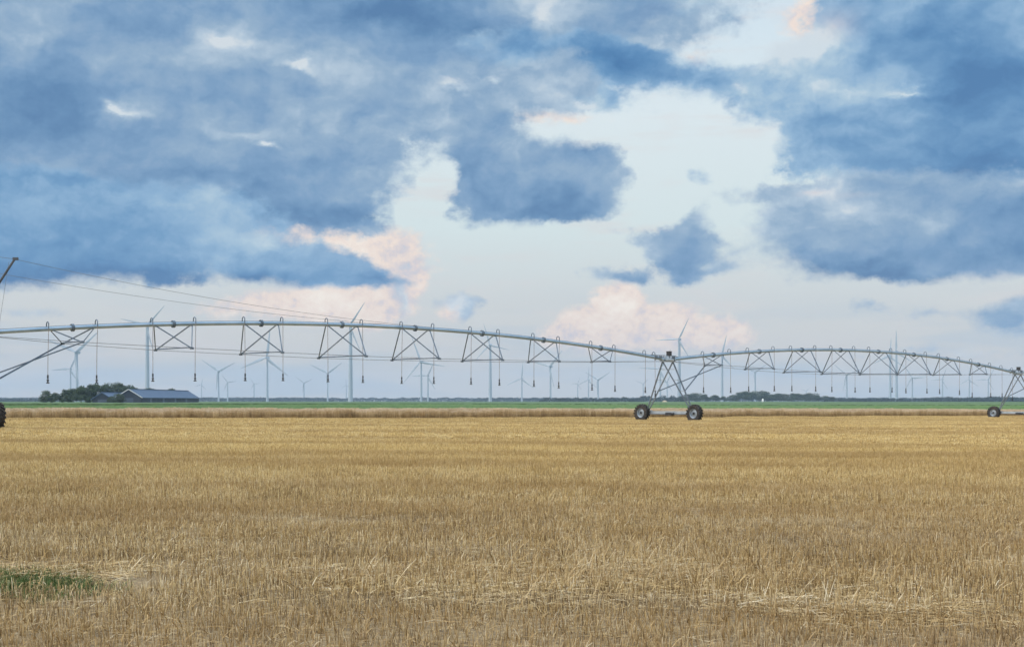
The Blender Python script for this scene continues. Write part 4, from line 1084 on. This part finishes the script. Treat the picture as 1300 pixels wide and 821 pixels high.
woods('middle_woods', [(685, 780, 505.0, 2100, 0.6), (770, 815, 504.6, 2000, 0.8), (800, 872, 503.4, 2050, 0.7), (1050, 1330, 505.4, 2200, 0.5), (1075, 1130, 504.6, 2150, 0.6), (1185, 1345, 504.0, 2100, 0.4), (1235, 1300, 503.4, 2080, 0.4), (-60, 52, 505.8, 2300, 0.6)], 'darker lumpy line of woods nearer than the horizon, right half and far left', 1.3, 8.0, 40, M['farleaf'], 71)

# ------------------------------------------------------------------ barns
def barn(name, label, px_apex, y_apex, d, half_w, eave_h, length, rz, doors, trim='trim'):
    zr = CAMZ+(HY-y_apex)*d/F; x = (px_apex-CX)/F*d
    rt = empty(name, (x, d, 0), rz); tag(rt, label, 'barn', None)
    w = half_w; L_ = length
    wl = MB(); prof = [(-w, 0), (-w, eave_h), (0, zr-0.25), (w, eave_h), (w, 0)]
    vs = [(px_, 0, pz) for px_, pz in prof]+[(px_, L_, pz) for px_, pz in prof]
    wl.add(vs, [(0, 1, 2, 3, 4), (9, 8, 7, 6, 5), (0, 5, 6, 1), (3, 8, 9, 4)]); wl.build('wall', M['brickwall'], rt)
    rf = MB(); ov = 0.5; sl = (zr-eave_h)/w
    for sg in (-1, 1):
        ex_, ez = sg*(w+0.6), zr-sl*(w+0.6); th = 0.22
        vs = [(0, -ov, zr), (ex_, -ov, ez), (ex_, L_+ov, ez), (0, L_+ov, zr), (0, -ov, zr-th), (ex_, -ov, ez-th), (ex_, L_+ov, ez-th), (0, L_+ov, zr-th)]
        rf.add(vs, [(0, 1, 2, 3), (7, 6, 5, 4), (0, 4, 5, 1), (1, 5, 6, 2), (2, 6, 7, 3)])
    for k in range(1, int(L_/6)):
        for sg in (-1, 1): rf.bar((0, k*6, zr+0.03), (sg*(w+0.6), k*6, zr-sl*(w+0.6)+0.03), 0.10, 0.05)
    rfo = rf.build('roof', M['roof'], rt)
    ld = MB(); ld.bar((0, -ov, zr+0.12), (0, L_+ov, zr+0.12), 0.7, 0.22); ld.build('ridge_cap', M['roof'], rfo)
    for sg in (-1, 1):
        tr = MB(); tr.bar((0, -ov-0.06, zr-0.12), (sg*(w+0.6), -ov-0.06, zr-sl*(w+0.6)-0.12), 0.10, 0.38); tr.build('verge_board', M[trim], rt)
    for k, dy in enumerate(doors):
        dr = MB(); dr.box((w+0.06, dy, eave_h*0.42), (0.10, 4.2, eave_h*0.84)); dr.build('door', M['door'], rt)
    gd = MB(); gd.box((0, -0.05, eave_h*0.42), (4.5, 0.1, eave_h*0.84)); gd.build('door', M['door'], rt)
    dp = MB()
    for k in range(int(L_/12)+1): dp.tube([(w+0.1, 0.3+k*12, 0), (w+0.1, 0.3+k*12, eave_h-0.1)], 0.09, 6)
    dp.build('drainpipe', M['door'], rt)
    return rt
barn('barn', 'large dark barn with a long blue grey roof and white-edged gable', 163.5, 493.6, 700, 6.5, 3.55, 128, 0.0, (18, 44, 70, 96))
barn('barn', 'small dark barn with pale roof half hidden by farm trees', 129.7, 497.8, 690, 5.0, 2.6, 45, -0.0, (12, 28), 'roof')

# small things on the horizon
d = 1350
tk = empty('storage_tank', (*at(968.4, 508, d)[:2], 0)); tag(tk, 'small white upright tank at the foot of the dark copse', 'tank')
b1 = MB(); b1.lathe([(0.95, 0), (0.95, 3.0), (0.75, 3.35), (0.0, 3.6)], (0, 0, 0), (0, 0, 1), 24); b1.build('tank_body', M['white'], tk, True)
b2 = MB(); b2.tube([(0, 0, 3.55), (0, 0, 3.8)], 0.25, 12); b2.build('lid', M['white'], tk, True)
mp = at(843.8, 509, 1250); rs = np.random.RandomState(5)
me = MB(); vs = [(0, 0, 2.1)]; ring = 22
for j, (rr_, zz) in enumerate(((1.2, 1.55), (2.4, 0.75), (3.5, 0.0))):
    for k in range(ring):
        a = 2*math.pi*k/ring; q = rr_*(1+rs.uniform(-.12, .12)); vs.append((q*math.cos(a), q*math.sin(a)*0.8, zz+(rs.uniform(-.12, .12) if j < 2 else 0)))
fs = [(0, 1+k, 1+(k+1) % ring) for k in range(ring)]+[(1+j*ring+k, 1+(j+1)*ring+k, 1+(j+1)*ring+(k+1) % ring, 1+j*ring+(k+1) % ring) for j in range(2) for k in range(ring)]
me.add(vs, fs); o = me.build('sand_heap', M['sandm'], None, True); o.location = (mp.x, mp.y, 0)
tag(o, 'pale tan heap on the far field behind the middle wheeled tower', 'heap')

# ------------------------------------------------------------------ air
hz_ = MB(); x0, x1, y0, y1, z0, z1 = -5200, 5200, -900, 7800, -2.2, 160
hz_.add([(x0, y0, z0), (x1, y0, z0), (x1, y1, z0), (x0, y1, z0), (x0, y0, z1), (x1, y0, z1), (x1, y1, z1), (x0, y1, z1)],
        [(3, 2, 1, 0), (4, 5, 6, 7), (0, 1, 5, 4), (1, 2, 6, 5), (2, 3, 7, 6), (3, 0, 4, 7)])
mh = bpy.data.materials.new('haze'); mh.use_nodes = True; nb = NB(mh.node_tree)
pv = nb.node('ShaderNodeVolumePrincipled'); pv.inputs['Color'].default_value = (0.58, 0.76, 0.98, 1); pv.inputs['Density'].default_value = 1.1e-4
pv.inputs['Anisotropy'].default_value = 0.0
ou = nb.node('ShaderNodeOutputMaterial'); nb.l.new(pv.outputs[0], ou.inputs['Volume'])
ho = hz_.build('haze', mh); ho['kind'] = 'stuff'
scene.cycles.volume_bounces = 0; scene.cycles.max_bounces = 5; scene.cycles.diffuse_bounces = 2; scene.cycles.glossy_bounces = 2
scene.cycles.use_denoising = True
